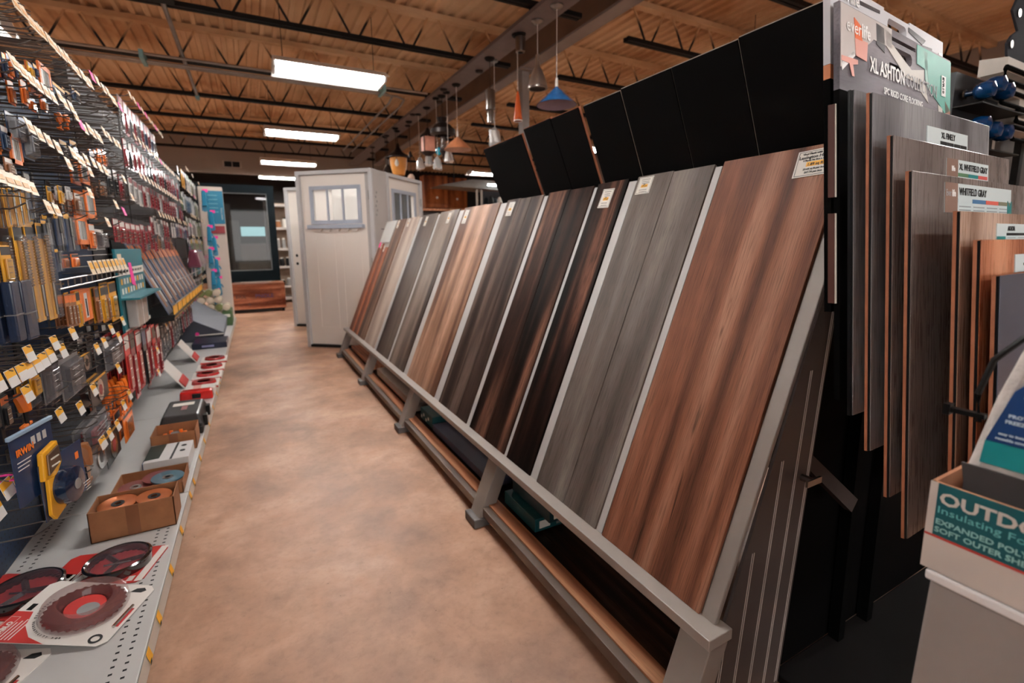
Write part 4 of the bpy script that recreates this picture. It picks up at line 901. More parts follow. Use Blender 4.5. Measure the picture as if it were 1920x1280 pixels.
ITEMS=[
('bit', 1.929, 1.997, 1.293, 0.995, 'y', 's', 3, 'tall yellow carded spiral masonry bit, first of the three biggest ones on the near bay'),
('bit', 2.017, 2.08, 1.297, 0.992, 'y', 's', 3, 'tall yellow carded spiral masonry bit, middle of the three biggest ones on the near bay'),
('bit', 2.112, 2.182, 1.304, 0.986, 'y', 's', 3, 'tall yellow carded spiral masonry bit, last of the three biggest ones, beside bare blue pegboard'),
('card', 1.825, 1.888, 1.231, 1.13, 'y', 'k', 3, 'short yellow printed card hanging above the clear blue tubes at left frame edge'),
('tube', 1.793, 1.845, 1.133, 0.966, 'c', 'n', 2, 'clear blue plastic sleeve hanging left of its twin at the left frame edge'),
('tube', 1.86, 1.938, 1.132, 0.959, 'c', 'n', 2, 'clear blue plastic sleeve hanging right of its twin, left of the big yellow bits'),
('bit', 1.907, 1.928, 1.392, 1.284, 'y', 's', 3, 'small yellow carded bit above the blue sleeves, leftmost of its row'),
('bit', 1.942, 1.972, 1.396, 1.281, 'y', 's', 3, 'small yellow carded bit, second from left in the row over the big bits'),
('bit', 1.988, 2.016, 1.404, 1.287, 'y', 's', 3, 'small yellow carded bit, third from left in the row over the big bits'),
('bit', 2.036, 2.065, 1.409, 1.297, 'y', 's', 3, 'small yellow carded bit, fourth from left in the row over the big bits'),
('bit', 2.08, 2.115, 1.411, 1.315, 'n', 's', 3, 'navy carded steel bit just right of the small yellow bits'),
('bit', 2.158, 2.206, 1.316, 1.232, 'n', 's', 3, 'navy pouch with dark spiral auger bit, left of three above bare pegboard'),
('bit', 2.289, 2.339, 1.345, 1.232, 'n', 's', 3, 'navy pouch with dark spiral auger bit, middle of three above bare pegboard'),
('bit', 2.393, 2.461, 1.355, 1.208, 'n', 's', 3, 'navy pouch with dark spiral auger bit, right of three, largest auger pouch'),
('bit', 2.245, 2.282, 1.221, 1.139, 'n', 's', 2, 'short navy pouch with spiral bit hanging alone over the chrome tag rail'),
('card', 2.418, 2.502, 1.2, 1.15, 'o', 'k', 2, 'small orange folded card hanging above the row of price tags on the chrome rail'),
('card', 2.385, 2.427, 1.45, 1.385, 'y', 'k', 2, 'small yellow card among grey bit sleeves above the long cream tag'),
('card', 2.475, 2.528, 1.456, 1.406, 'w', 'g', 2, 'small pale grey card right of the small yellow card'),
('frame', 2.701, 2.843, 1.467, 1.349, 'o', 'g', 2, 'upper orange framed card with grey window left of the teal display'),
('frame', 2.527, 2.671, 1.351, 1.237, 'o', 'g', 2, 'lower orange framed card with grey window, below a bigger stack'),
('card', 2.564, 2.636, 1.442, 1.361, 'b', 'w', 3, 'brown striped card left of the upper orange framed card'),
('card', 2.701, 2.783, 1.324, 1.221, 'o', 'w', 2, 'orange edged card left of the blue grey card'),
('clam', 2.788, 2.933, 1.305, 1.214, 'w', 'g', 2, 'blue grey clear front pack above the teal display header'),
('card', 2.997, 3.1, 1.539, 1.469, 'b', 'k', 2, 'brown orange narrow card hanging over the bare chrome hooks'),
('card', 2.058, 2.082, 1.799, 1.736, 'n', 'y', 2, 'navy headed pack at the top left corner of the wall display'),
('card', 2.089, 2.123, 1.808, 1.738, 'o', 'n', 2, 'orange headed pack, second from left at the top corner'),
('card', 2.129, 2.16, 1.814, 1.743, 'n', 'o', 2, 'navy pack with orange stripe near the top left corner'),
('card', 2.268, 2.309, 1.837, 1.79, 'y', 'n', 2, 'yellow and navy pack high on the near bay'),
('frame', 2.36, 2.477, 1.87, 1.766, 'o', 'g', 2, 'bright orange pack with grey strip high on the near bay'),
('card', 2.318, 2.351, 1.848, 1.805, 'n', 'y', 2, 'narrow navy pack squeezed left of the bright orange pack'),
('card', 2.172, 2.219, 1.757, 1.682, 'o', 'w', 2, 'orange and white boxed pack below the yellow navy pack'),
('card', 2.342, 2.399, 1.75, 1.703, 'o', 'n', 2, 'small orange pack directly under the bright orange pack'),
('card', 2.498, 2.64, 1.843, 1.793, 'n', 'y', 3, 'navy pack with yellow print hanging in the upper middle of near bay'),
('card', 2.745, 2.861, 1.89, 1.843, 'n', 'y', 3, 'navy pack with yellow print hanging further along the upper row'),
('clam', 2.015, 2.096, 1.624, 1.538, 'n', 'c', 1, 'dark navy blister pack with round clear bubble, left one'),
('clam', 2.112, 2.199, 1.634, 1.504, 'n', 'c', 1, 'dark navy blister pack with round clear bubble, right one'),
('frame', 2.005, 2.086, 1.561, 1.474, 'o', 'w', 1, 'orange frame card between the two navy blister packs'),
('card', 1.963, 2.008, 1.574, 1.505, 'n', 'w', 1, 'navy printed pouch at left frame edge under the blister packs'),
('card', 1.955, 2.008, 1.483, 1.432, 'b', 'w', 1, 'tan printed card hanging low beneath the navy blister packs'),
('tool', 2.493, 2.532, 1.729, 1.671, 'o', 'o', 1, 'thin orange spade bit, left of a pair behind bare hooks'),
('tool', 2.582, 2.624, 1.742, 1.689, 'o', 'o', 1, 'thin orange spade bit, right of a pair behind bare hooks'),
('card', 2.605, 2.693, 1.657, 1.578, 'n', 'y', 2, 'navy pack with yellow edge in the middle of the near bay hooks'),
('frame', 2.689, 2.811, 1.593, 1.494, 'o', 'g', 2, 'orange pack with silver bits hung under the cream tags'),
('card', 3.031, 3.103, 1.69, 1.611, 'o', 'k', 2, 'slim orange pack, left of a pair under the upper cream tags'),
('card', 3.122, 3.188, 1.7, 1.628, 'o', 'k', 2, 'slim orange pack, right of a pair under the upper cream tags'),
('card', 2.882, 2.965, 1.654, 1.591, 'n', 'w', 2, 'navy pack left of the slim orange pair'),
('card', 2.269, 2.313, 1.057, 0.939, 'b', 'o', 2, 'thin brown orange file card, first of the fan on the chrome rail'),
('card', 2.314, 2.354, 1.055, 0.933, 'b', 'o', 2, 'thin brown orange file card, second of the fan on the chrome rail'),
('card', 2.355, 2.392, 1.053, 0.931, 'b', 'o', 2, 'thin brown orange file card, third of the fan on the chrome rail'),
('card', 2.395, 2.439, 1.058, 0.921, 'y', 'k', 2, 'pale yellow file card at the end of the fan on the chrome rail'),
('box', 2.456, 2.595, 1.058, 0.931, 'o', 'w', 1, 'orange box with white stripe hanging under the price tags of the rail'),
('card', 2.65, 2.706, 1.051, 0.901, 'b', 'k', 2, 'brown blade sleeve right of the orange box'),
('card', 2.735, 2.813, 1.053, 0.893, 'y', 'k', 2, 'yellow brown blade sleeve in the middle of the rail'),
('card', 2.814, 2.869, 1.051, 0.889, 'b', 'k', 2, 'dark brown blade sleeve between two yellow ones'),
('card', 2.887, 3.015, 1.061, 0.874, 'y', 'k', 2, 'wide yellow blade sleeve at the right end of the rail'),
('clam', 2.113, 2.322, 0.85, 0.697, 'g', 'g', 4, 'wide smoky grey clamshell pack in the lower near bay'),
('clam', 1.96, 2.069, 0.863, 0.736, 'g', 'k', 3, 'smoky black clamshell left of the wide grey one'),
('disc', 2.33, 2.469, 0.818, 0.746, 'k', 's', 2, 'black card with silver hole saw above the round blade'),
('clam', 2.656, 2.94, 0.8, 0.673, 'g', 'k', 2, 'grey ribbed clamshell pack below the teal display'),
('disc', 2.399, 2.656, 0.693, 0.587, 'k', 's', 2, 'black card with round silver saw blade in the lower row'),
('tool', 2.749, 3.019, 0.59, 0.429, 'o', 'o', 4, 'bunch of orange handled tools hanging at the end of the near bay'),
('card', 2.81, 3.009, 0.448, 0.293, 'o', 'k', 4, 'orange striped blade packs stacked on the lowest hooks'),
('tool', 1.771, 1.829, 0.82, 0.726, 'o', 'k', 1, 'orange handled screwdriver with black grip on card'),
('card', 1.878, 1.944, 0.866, 0.783, 'y', 'k', 2, 'yellow card with black letters behind the price tags'),
('card', 1.676, 1.721, 0.842, 0.758, 'k', 'o', 2, 'black card with orange corner at the left frame edge'),
('clam', 2.246, 2.569, 0.555, 0.443, 'g', 'r', 2, 'silver and red pack in the lower row left of orange tools'),
('disc', 2.249, 2.561, 0.449, 0.335, 'g', 's', 2, 'silver grinding discs on grey card hanging just above the shelf'),
('disc', 2.485, 2.718, 0.434, 0.301, 'k', 's', 2, 'small silver disc on dark card beside the orange stripes'),
('tool', 2.182, 2.258, 0.514, 0.361, 'b', 's', 1, 'tan handled snips hanging on the lowest hook'),
('card', 1.687, 1.907, 0.711, 0.612, 'n', 'w', 2, 'BIGNAVY'),
('vise', 1.813, 1.961, 0.617, 0.461, 'y', 'k', 1, 'GAUGE'),
]
for (kind, y0, y1, z1, z0, a, b, n, lab) in ITEMS:
    if kind == 'vise' or lab.startswith('BIG'): continue
    yc, w, h = (y0+y1)/2, max(.016, y1-y0), z1-z0
    grp = 'stack: '+lab[:44] if n > 1 else None
    if kind == 'tool' and w > .12:
        for j in range(4):
            l2 = 'orange handled tool hanging at the end of the near bay, %s of four' % ('first', 'second', 'third', 'last')[j]
            p = pack(kind, .05, h, a, b, (WX, y0+.03+j*(w-.06)/3, z1), l2, 'stack: '+l2)
            dup(p, (WX-.05, y0+.03+j*(w-.06)/3, z1), l2, 'stack: '+l2)
        continue
    p = pack(kind, w, h, a, b, (WX, yc, z1), lab, grp)
    for k in range(1, n): dup(p, (WX-k*.032, yc+.004*(k % 2), z1-.003*k), lab, grp)
# the strap clamp pack and the tape gauge pack low at the left
def swung(loc, az, name, label, cat):
    t = bpy.data.objects.new(name, None); COL.objects.link(t); t.empty_display_size = .04
    a = math.radians(az); xd = Vector((math.sin(a), math.cos(a), 0)); zd = Vector((0, 0, 1)); yd = zd.cross(xd)
    t.matrix_world = Matrix(((xd.x, yd.x, 0, loc[0]), (xd.y, yd.y, 0, loc[1]), (0, 0, 1, loc[2]), (0, 0, 0, 1)))
    return tag(t, label, cat)
t = swung((-.535, 1.50, .775), 12, 'strap_clamp_pack', 'navy card lettered IRWIN with a yellow and steel strap clamp, lowest left', 'tool')
MB().box(0, .20, -.001, .001, -.20, 0).build('navy_card', PCM['n'], t, local=True, bevel=.001)
MB().box(-.004, .205, -.006, .004, 0, .012).build('folded_top', mat('pale_blue_edge', (150, 176, 200), .3), t, local=True, bevel=.002)
text('IRWIN', .028, PCM['o'], t, frame((.02, -.0022, -.055), (1, 0, 0), (0, 0, 1)), bold=.001)
for i in range(3): MB().box(.02, .085-.008*i, -.0016, -.001, -.075-.011*i, -.072-.011*i).build('printed_line', PCM['w'], t, local=True)
for i in range(3): MB().box(.095+i*.028, .113+i*.028, -.0016, -.001, -.045, -.02).build('small_picture', PCM['s'], t, local=True)
cl = MB().prism([(.085, -.16), (.095, -.075), (.175, -.06), (.185, -.13), (.15, -.165)], lambda u, v, w: (u, w, v), -.022, -.006).build('yellow_clamp_body', PCM['y'], t, local=True, bevel=.004)
MB().prism([(.10, -.148), (.105, -.085), (.165, -.073), (.17, -.125)], lambda u, v, w: (u, w, v), -.028, -.0222).build('steel_plate', mat('brushed_steel', (150, 132, 116), .3, .9), cl, local=True, bevel=.002)
for k in range(2): MB().box(.115, .155, -.030, -.0282, -.104-.022*k, -.100-.022*k).build('plate_slot', WHT, cl, local=True)
t.scale = (.78, .9, .85)
t = swung((-.515, 1.555, .665), 12, 'strap_roller_pack', 'blue strap reel pack with a dark round drum on a yellow bracket', 'tool')
t.scale = (.78, .9, .8)
MB().box(.01, .25, -.001, .001, -.17, .02).build('navy_card', PCM['n'], t, local=True, bevel=.001)
MB().lathe([(.02, -.045), (.058, -.04), (.062, -.02), (.062, 0)], (.10, 0, -.085), 26, ax='y').build('round_drum', mat('drum_navy', (14, 32, 58), .18, coat=.7), t, local=True, smooth=True)
MB().lathe([(.018, -.047), (.018, -.0455)], (.10, 0, -.085), 16, ax='y').build('drum_centre', PCM['g'], t, local=True)
MB().prism([(.02, -.15), (.03, -.02), (.07, .03), (.08, .0), (.055, -.06), (.05, -.12), (.10, -.155), (.04, -.175)], lambda u, v, w: (u, w, v), -.012, -.0022).build('yellow_bracket', PCM['y'], t, local=True, bevel=.002)
for i in range(4): MB().box(.125+.004*i, .165, -.0482, -.0478, -.10-.010*i, -.0975-.010*i).build('printed_line', PCM['w'], t, local=True)
MB().box(.205, .225, -.0016, -.001, -.04, -.015).build('orange_square', PCM['o'], t, local=True)
# pink tape strips over the wires at lower left
t = thing('pink_tape_strip', (-.54, 1.53, .64), 'bright pink tape strips folded over two tagged hooks at lower left', 'tape')
for (y, z) in ((1.525, .672), (1.59, .662)):
    MB().hexa([(-.68, y-.006, z+.005), (-.535, y-.006, z), (-.535, y+.006, z), (-.68, y+.006, z+.005), (-.68, y-.006, z+.0065), (-.535, y-.006, z+.0015), (-.535, y+.006, z+.0015), (-.68, y+.006, z+.0065)]).box(-.536, -.5345, y-.006, y+.006, z-.05, z+.0015).build('tape_strip', PNK, t)
# chrome rail with its row of nine price tags
t = thing('tag_rail', (PX+.02, 2.66, 1.10), 'chrome ladder rail carrying a row of price tags above the blade sleeves', 'rail')
for z in (1.085, 1.115): MB().tube([(-.575, 2.15, z), (-.575, 3.16, z)], .0035, 6).build('rail_wire', CHR, t)
for i in range(14): MB().tube([(-.575, 2.17+i*.075, 1.085), (-.575, 2.17+i*.075, 1.115)], .0025, 5).build('rail_rung', CHR, t)
for y in (2.2, 3.1): MB().tube([(PX, y, 1.10), (-.575, y, 1.10)], .0035, 6).build('rail_bracket', CHR, t)
r0 = None
for i in range(9):
    y = 2.54+i*.073
    if r0 is None:
        r0 = thing('rail_price_tag', (-.565, y, 1.115), 'x', 'price tag', 'price tags on the chrome rail')
        MB().hexa([(0, -.027, 0), (.0015, -.027, 0), (.0015, .027, 0), (0, .027, 0), (-.012, -.027, .055), (-.0105, -.027, .055), (-.0105, .027, .055), (-.012, .027, .055)]).build('tag_card', CREAM, r0, local=True)
        MB().hexa([(-.0035, -.02, .022), (-.0025, -.02, .022), (-.0025, .022, .022), (-.0035, .022, .022), (-.0095, -.02, .048), (-.0085, -.02, .048), (-.0085, .022, .048), (-.0095, .022, .048)]).build('yellow_print', TAGY, r0, local=True)
        o = r0
    else: o = dup(r0, (-.565, y, 1.115))
    o['label'] = 'cream and yellow price tag, %s of nine standing on the chrome rail' % ('first', 'second', 'third', 'fourth', 'fifth', 'sixth', 'seventh', 'eighth', 'last')[i]
# teal accessory board
t = thing('teal_accessory_board', (-.6, 3.45, .77), 'teal display board with white label rows, a clear holder and a pink arrow sticker', 'display board')
TE = mat('board_teal', (20, 112, 124), .4, var=.05)
MB().box(-.612, -.600, 3.11, 3.79, .775, 1.215).build('board_sheet', TE, t, bevel=.002)
MB().box(-.5995, -.598, 3.13, 3.77, 1.075, 1.115).build('white_band', WHT, t)
for r in range(2):
    for i in range(9): MB().box(-.5995, -.5985, 3.15+i*.068, 3.185+i*.068, 1.03-r*.05, 1.06-r*.05).build('size_label', WHT if (i+r) % 3 else TAGY, t)
for i in range(8): MB().box(-.5995, -.598, 3.15+i*.075, 3.19+i*.075, 1.09, 1.103).build('printed_word', TE, t)
MB().hexa([(-.598,3.40,1.02),(-.597,3.40,1.02),(-.597,3.50,1.0),(-.598,3.50,1.0),(-.598,3.36,1.14),(-.597,3.36,1.14),(-.597,3.43,1.14),(-.598,3.43,1.14)]).build('pink_arrow_sticker', PNK, t)
MB().box(-.5995, -.597, 3.14, 3.22, 1.14, 1.19).build('logo_sticker', CREAM, t)
MB().box(-.60, -.52, 3.1, 3.8, .955, .965).build('teal_shelf_lip', TE, t)
MB().box(-.598, -.55, 3.18, 3.45, .80, .955).build('clear_holder', mat('holder_grey', (176, 170, 166), .25, coat=.5), t, bevel=.006)
MB().box(-.5495, -.549, 3.31, 3.32, .80, .955).build('holder_seam', PCM['w'], t)
MB().box(-.598, -.585, 3.62, 3.68, .79, .96).build('grey_strip', PCM['g'], t)
MB().box(-.5995, -.595, 3.11, 3.79, .775, .795).build('white_bottom_edge', WHT, t)
t = thing('teal_hook_bar', (-.7, 3.0, 1.2), 'pair of thin wires running to the top of the teal display board', 'wire')
for z in (1.19, 1.14): MB().tube([(PX, 2.7, z-.01), (-.605, 3.12, z)], .003, 5).build('wire', CHR, t)
# slanted blade rack with orange tags
t = thing('slanted_blade_rack', (-.6, 5.1, .74), 'black slanted rack holding blue and white blade cards with orange tags at its foot', 'display rack')
MB().hexa([(-.72, 4.0, .70), (-.50, 4.0, .72), (-.50, 6.35, .72), (-.72, 6.35, .70), (-.73, 4.0, .74), (-.49, 4.0, .76), (-.49, 6.35, .76), (-.73, 6.35, .74)]).build('rack_trough', BLK, t)
MB().hexa([(-.78, 4.0, .74), (-.76, 4.0, .74), (-.76, 6.35, .74), (-.78, 6.35, .74), (-.80, 4.0, 1.3), (-.785, 4.0, 1.3), (-.785, 6.35, 1.3), (-.80, 6.35, 1.3)]).build('rack_back', DKM, t)
for zz in (.85, 1.0): MB().tube([(-.49, 4.0, zz-.02), (-.49, 6.35, zz-.02)], .004, 5).build('rack_wire', CHR, t)
b0 = None
for i in range(9):
    y = 4.12+i*.26
    if b0 is None:
        b0 = thing('blade_card', (-.53, y, .762), 'x', 'saw blade', 'blade cards in the slanted rack')
        P = lambda x0, x1, y0, y1, z0, z1, d: [(x0, y0, z0), (x0+d, y0, z0), (x0+d, y1, z0), (x0, y1, z0), (x1, y0, z1), (x1+d, y0, z1), (x1+d, y1, z1), (x1, y1, z1)]
        MB().hexa(P(0, -.2, -.1, .1, 0, .5, .006)).build('card_back', mat('card_slate_blue', (92, 104, 128), .35, coat=.3), b0, local=True)
        MB().hexa(P(-.02+.007, -.19+.007, -.05, .0, .05, .475, .004)).build('steel_blade', mat('blade_bronze', (170, 120, 92), .35, .5), b0, local=True)
        MB().hexa(P(-.15+.007, -.19+.007, -.09, .09, .375, .475, .002)).build('card_header', PCM['o'], b0, local=True)
        MB().hexa(P(-.03+.007, -.1+.007, .03, .07, .08, .25, .003)).build('white_print', PCM['w'], b0, local=True)
        MB().box(.03, .034, -.10, .10, -.03, .06).build('orange_price_tag', TAGY, b0, local=True)
        o = b0
    else: o = dup(b0, (-.53, y, .762))
    o['label'] = 'slate blue blade card with orange header, %s' % ('nearest in the slanted rack', 'second in the slanted rack', 'third in the slanted rack', 'fourth in the slanted rack', 'middle of the slanted rack', 'sixth in the slanted rack', 'seventh in the slanted rack', 'next to last in the slanted rack', 'furthest in the slanted rack')[i]
# long red and smoky blade packs low in the second bay
for i, (y, z1, z0, a, b) in enumerate(((2.98, .80, .50, 'R', 'w'), (3.10, .80, .44, 'r', 'k'), (3.24, .78, .46, 'R', 'w'), (3.40, .76, .42, 'k', 'c'), (3.54, .74, .44, 'r', 'w'), (3.70, .74, .42, 'R', 'k'), (3.86, .72, .40, 'r', 'w'))):
    lab = '%s long carded blade, %s of the low red group beyond the orange tools' % ({'R': 'bright red', 'r': 'dark red', 'k': 'black'}[a], ('first', 'second', 'third', 'fourth', 'fifth', 'sixth', 'last')[i])
    p = pack('card', .10, z1-z0, a, b, (-.58, y, z1), lab, 'stack: '+lab)
    for k in (1, 2): dup(p, (-.58-.04*k, y+.01, z1), lab, 'stack: '+lab)
# rows of small packs further along the wall
random.seed(12)
bayn = ['second', 'third', 'fourth', 'fifth', 'furthest']
def bay_of(y): return bayn[0] if y < 3.66 else bayn[1] if y < 4.88 else bayn[2] if y < 6.1 else bayn[3] if y < 7.32 else bayn[4]
cname = {'r': 'dark red', 'R': 'bright red', 'k': 'black', 'g': 'smoky grey', 'w': 'white', 'G': 'green', 't': 'teal', 'p': 'plum', 'y': 'yellow', 'c': 'slate blue', 'b': 'brown', 'n': 'navy', 'o': 'orange'}
PROT = {}
def fill(y0, y1, z, h, w, st, cols, row, kind='card', X=-.60, depth=1, tagm='c', skip=.06):
    y = y0
    while y < y1:
        if random.random() > skip:
            a, b = random.choice(cols)
            key = (kind, a, b, round(h, 2), w)
            bay = bay_of(y); lab = '%s small carded pack in the %s of the %s bay' % (cname[a], row, bay); grp = '%s packs, %s, %s bay' % (cname[a], row, bay)
            zz = z+random.uniform(-.012, .012)
            if key not in PROT: PROT[key] = pack(kind, w, h, a, b, (X, y, zz), lab, grp); p = PROT[key]
            else: p = dup(PROT[key], (X, y, zz), lab, grp)
            for k in range(1, depth): dup(PROT[key], (X-.06*k, y+random.uniform(-.01, .01), zz), lab, grp)
            if tagm and not (y > 5.2 and random.random() < .45): hook(y+w*.35, z+.012, tagm if random.random() > .12 else 'p', '%s hook over the %s of the %s bay' % ('tagged steel peg', row, bay), 'tagged hooks, %s, %s bay' % (row, bay))
        y += st
rw = [('r', 'w'), ('r', 'k'), ('r', 'g'), ('k', 'w'), ('g', 'r')]
fill(3.72, 5.0, 2.10, .20, .10, .13, [('c', 'r'), ('r', 'w'), ('g', 'r')], 'topmost row')
fill(3.70, 6.2, 1.86, .17, .10, .14, rw, 'upper row')
fill(3.2, 3.64, 1.62, .14, .09, .13, rw, 'upper row', tagm=None)
fill(3.72, 6.3, 1.64, .14, .10, .14, [('r', 'w'), ('r', 'k'), ('w', 'r')], 'row below the upper one')
fill(3.2, 4.2, 1.36, .12, .11, .14, [('r', 'w'), ('r', 'k')], 'middle row', tagm=None)
fill(4.3, 6.6, 1.44, .13, .10, .15, [('g', 'w'), ('c', 'w'), ('r', 'w'), ('w', 'k')], 'middle row')
fill(3.9, 5.3, 1.30, .10, .10, .16, [('b', 'k'), ('g', 'w'), ('r', 'k')], 'row above the slanted rack', tagm=None)
fill(6.3, 8.3, 2.08, .2, .10, .17, [('y', 'w'), ('G', 'w'), ('w', 'G'), ('k', 'w')], 'topmost row')
fill(6.4, 8.4, 1.82, .2, .10, .17, [('G', 'w'), ('w', 'k'), ('g', 'w'), ('c', 'w')], 'upper row')
fill(6.6, 8.4, 1.56, .2, .10, .18, [('G', 'w'), ('G', 'k'), ('g', 'w'), ('w', 'G')], 'row below the upper one')
fill(6.5, 8.4, 1.32, .2, .10, .18, [('G', 'y'), ('k', 'w'), ('G', 'w'), ('p', 'w')], 'middle row')
fill(6.6, 8.45, 1.06, .18, .10, .19, [('G', 'w'), ('t', 'k'), ('w', 'G')], 'lower row', tagm='p')
fill(6.4, 8.4, .82, .16, .10, .2, [('k', 'w'), ('G', 'w'), ('g', 'w')], 'lowest row', X=-.64)
fill(4.0, 6.3, .66, .24, .10, .15, [('r', 'g'), ('g', 'k'), ('k', 'w'), ('p', 'w')], 'lowest row', X=-.62, tagm='y')
fill(2.6, 3.5, .66, .16, .10, .2, [('k', 'w'), ('g', 'k')], 'lowest row', X=-.66, tagm=None)
fill(1.95, 2.9, 1.66, .13, .05, .12, [('n', 'y'), ('g', 'k'), ('o', 'n'), ('b', 'k')], 'row behind the bare hooks', X=-.72, tagm=None, depth=1, skip=.15)
fill(2.3, 3.1, 1.5, .12, .05, .11, [('n', 'y'), ('k', 's'), ('o', 'k'), ('g', 'w')], 'row under the bare hooks', X=-.72, tagm=None, depth=1, skip=.15)
fill(1.9, 3.2, .84, .14, .07, .13, [('k', 'w'), ('g', 'k'), ('n', 'w'), ('k', 'y')], 'row behind the yellow tags', X=-.68, tagm=None, depth=2, skip=.1)
# teal knitted gloves and pink ties by the end panel, plum pouch
g0 = None
for i, (y, z) in enumerate(((7.6, 1.95), (8.2, 1.72), (7.9, 1.50), (8.3, 1.36), (7.7, 1.2), (8.25, 1.05), (7.8, .9), (8.3, .78), (8.0, .62))):
    if g0 is None:
        g0 = thing('garden_glove', (-.47, y, z), 'x', 'glove', 'teal gloves')
        TG = mat('glove_teal', (30, 124, 158), .8, bump=.3)
        MB().hexa([(-.03, -.04, -.2), (.03, -.04, -.2), (.03, .04, -.2), (-.03, .04, -.2), (-.02, -.03, 0), (.02, -.03, 0), (.02, .03, 0), (-.02, .03, 0)]).build('glove_palm', TG, g0, local=True, bevel=.012)
        for k in range(4): MB().tube([(-.024+k*.016, 0, -.18), (-.026+k*.017, 0, -.26-.01*(k in (1, 2)))], .0085, 6).build('glove_finger', TG, g0, local=True)
        MB().tube([(.03, 0, -.10), (.052, 0, -.15)], .009, 6).build('glove_thumb', TG, g0, local=True)
        MB().box(-.012, .05, -.005, .005, -.02, .02).build('pink_tie', PNK, g0, local=True)
        o = g0
    else: o = dup(g0, (-.47+.03*(i % 2), y, z))
    o['label'] = 'teal knitted glove with pink tie near the cream end panel, %s from the top' % ('first', 'second', 'third', 'fourth', 'fifth', 'sixth', 'seventh', 'eighth', 'ninth')[i]
t = thing('plum_pouch', (-.5, 6.4, 1.0), 'glossy plum coloured pouch hanging in the far part of the tool wall', 'pouch')
MB().hexa([(-.60, 6.1, 1.0), (-.46, 6.1, 1.0), (-.46, 6.9, 1.0), (-.60, 6.9, 1.0), (-.58, 6.2, 1.2), (-.50, 6.2, 1.2), (-.50, 6.8, 1.2), (-.58, 6.8, 1.2)]).build('pouch_body', mat('plum_vinyl', (96, 44, 62), .2, coat=.6), t, bevel=.03)
# cream end panel with teal sign
t = thing('end_panel', (-.44, 8.55, .0), 'cream end board with a teal sign near its top, far end of the tool wall', 'panel')
MB().box(-.60, -.285, 8.53, 8.57, 0, 2.1).build('cream_board', mat('cream_board', (206, 190, 178), .6, var=.03), t, bevel=.015)
MB().box(-.50, -.287, 8.522, 8.529, 1.56, 2.04).build('teal_sign', mat('sign_teal', (22, 118, 150), .4, var=.04), t)
for i in range(5): MB().box(-.48+.01*(i % 2), -.36, 8.519, 8.5215, 1.97-i*.06, 1.98-i*.06).build('sign_print', mat('sign_print', (120, 180, 200), .5), t)
text('HAND TOOL', .03, WHT, t, frame((-.31, 8.519, 1.62), (0, 0, 1), (-1, 0, 0)), world=True)
MB().box(-.48, -.30, 8.50, 8.528, 1.42, 1.53).build('red_box_row', PCM['r'], t)
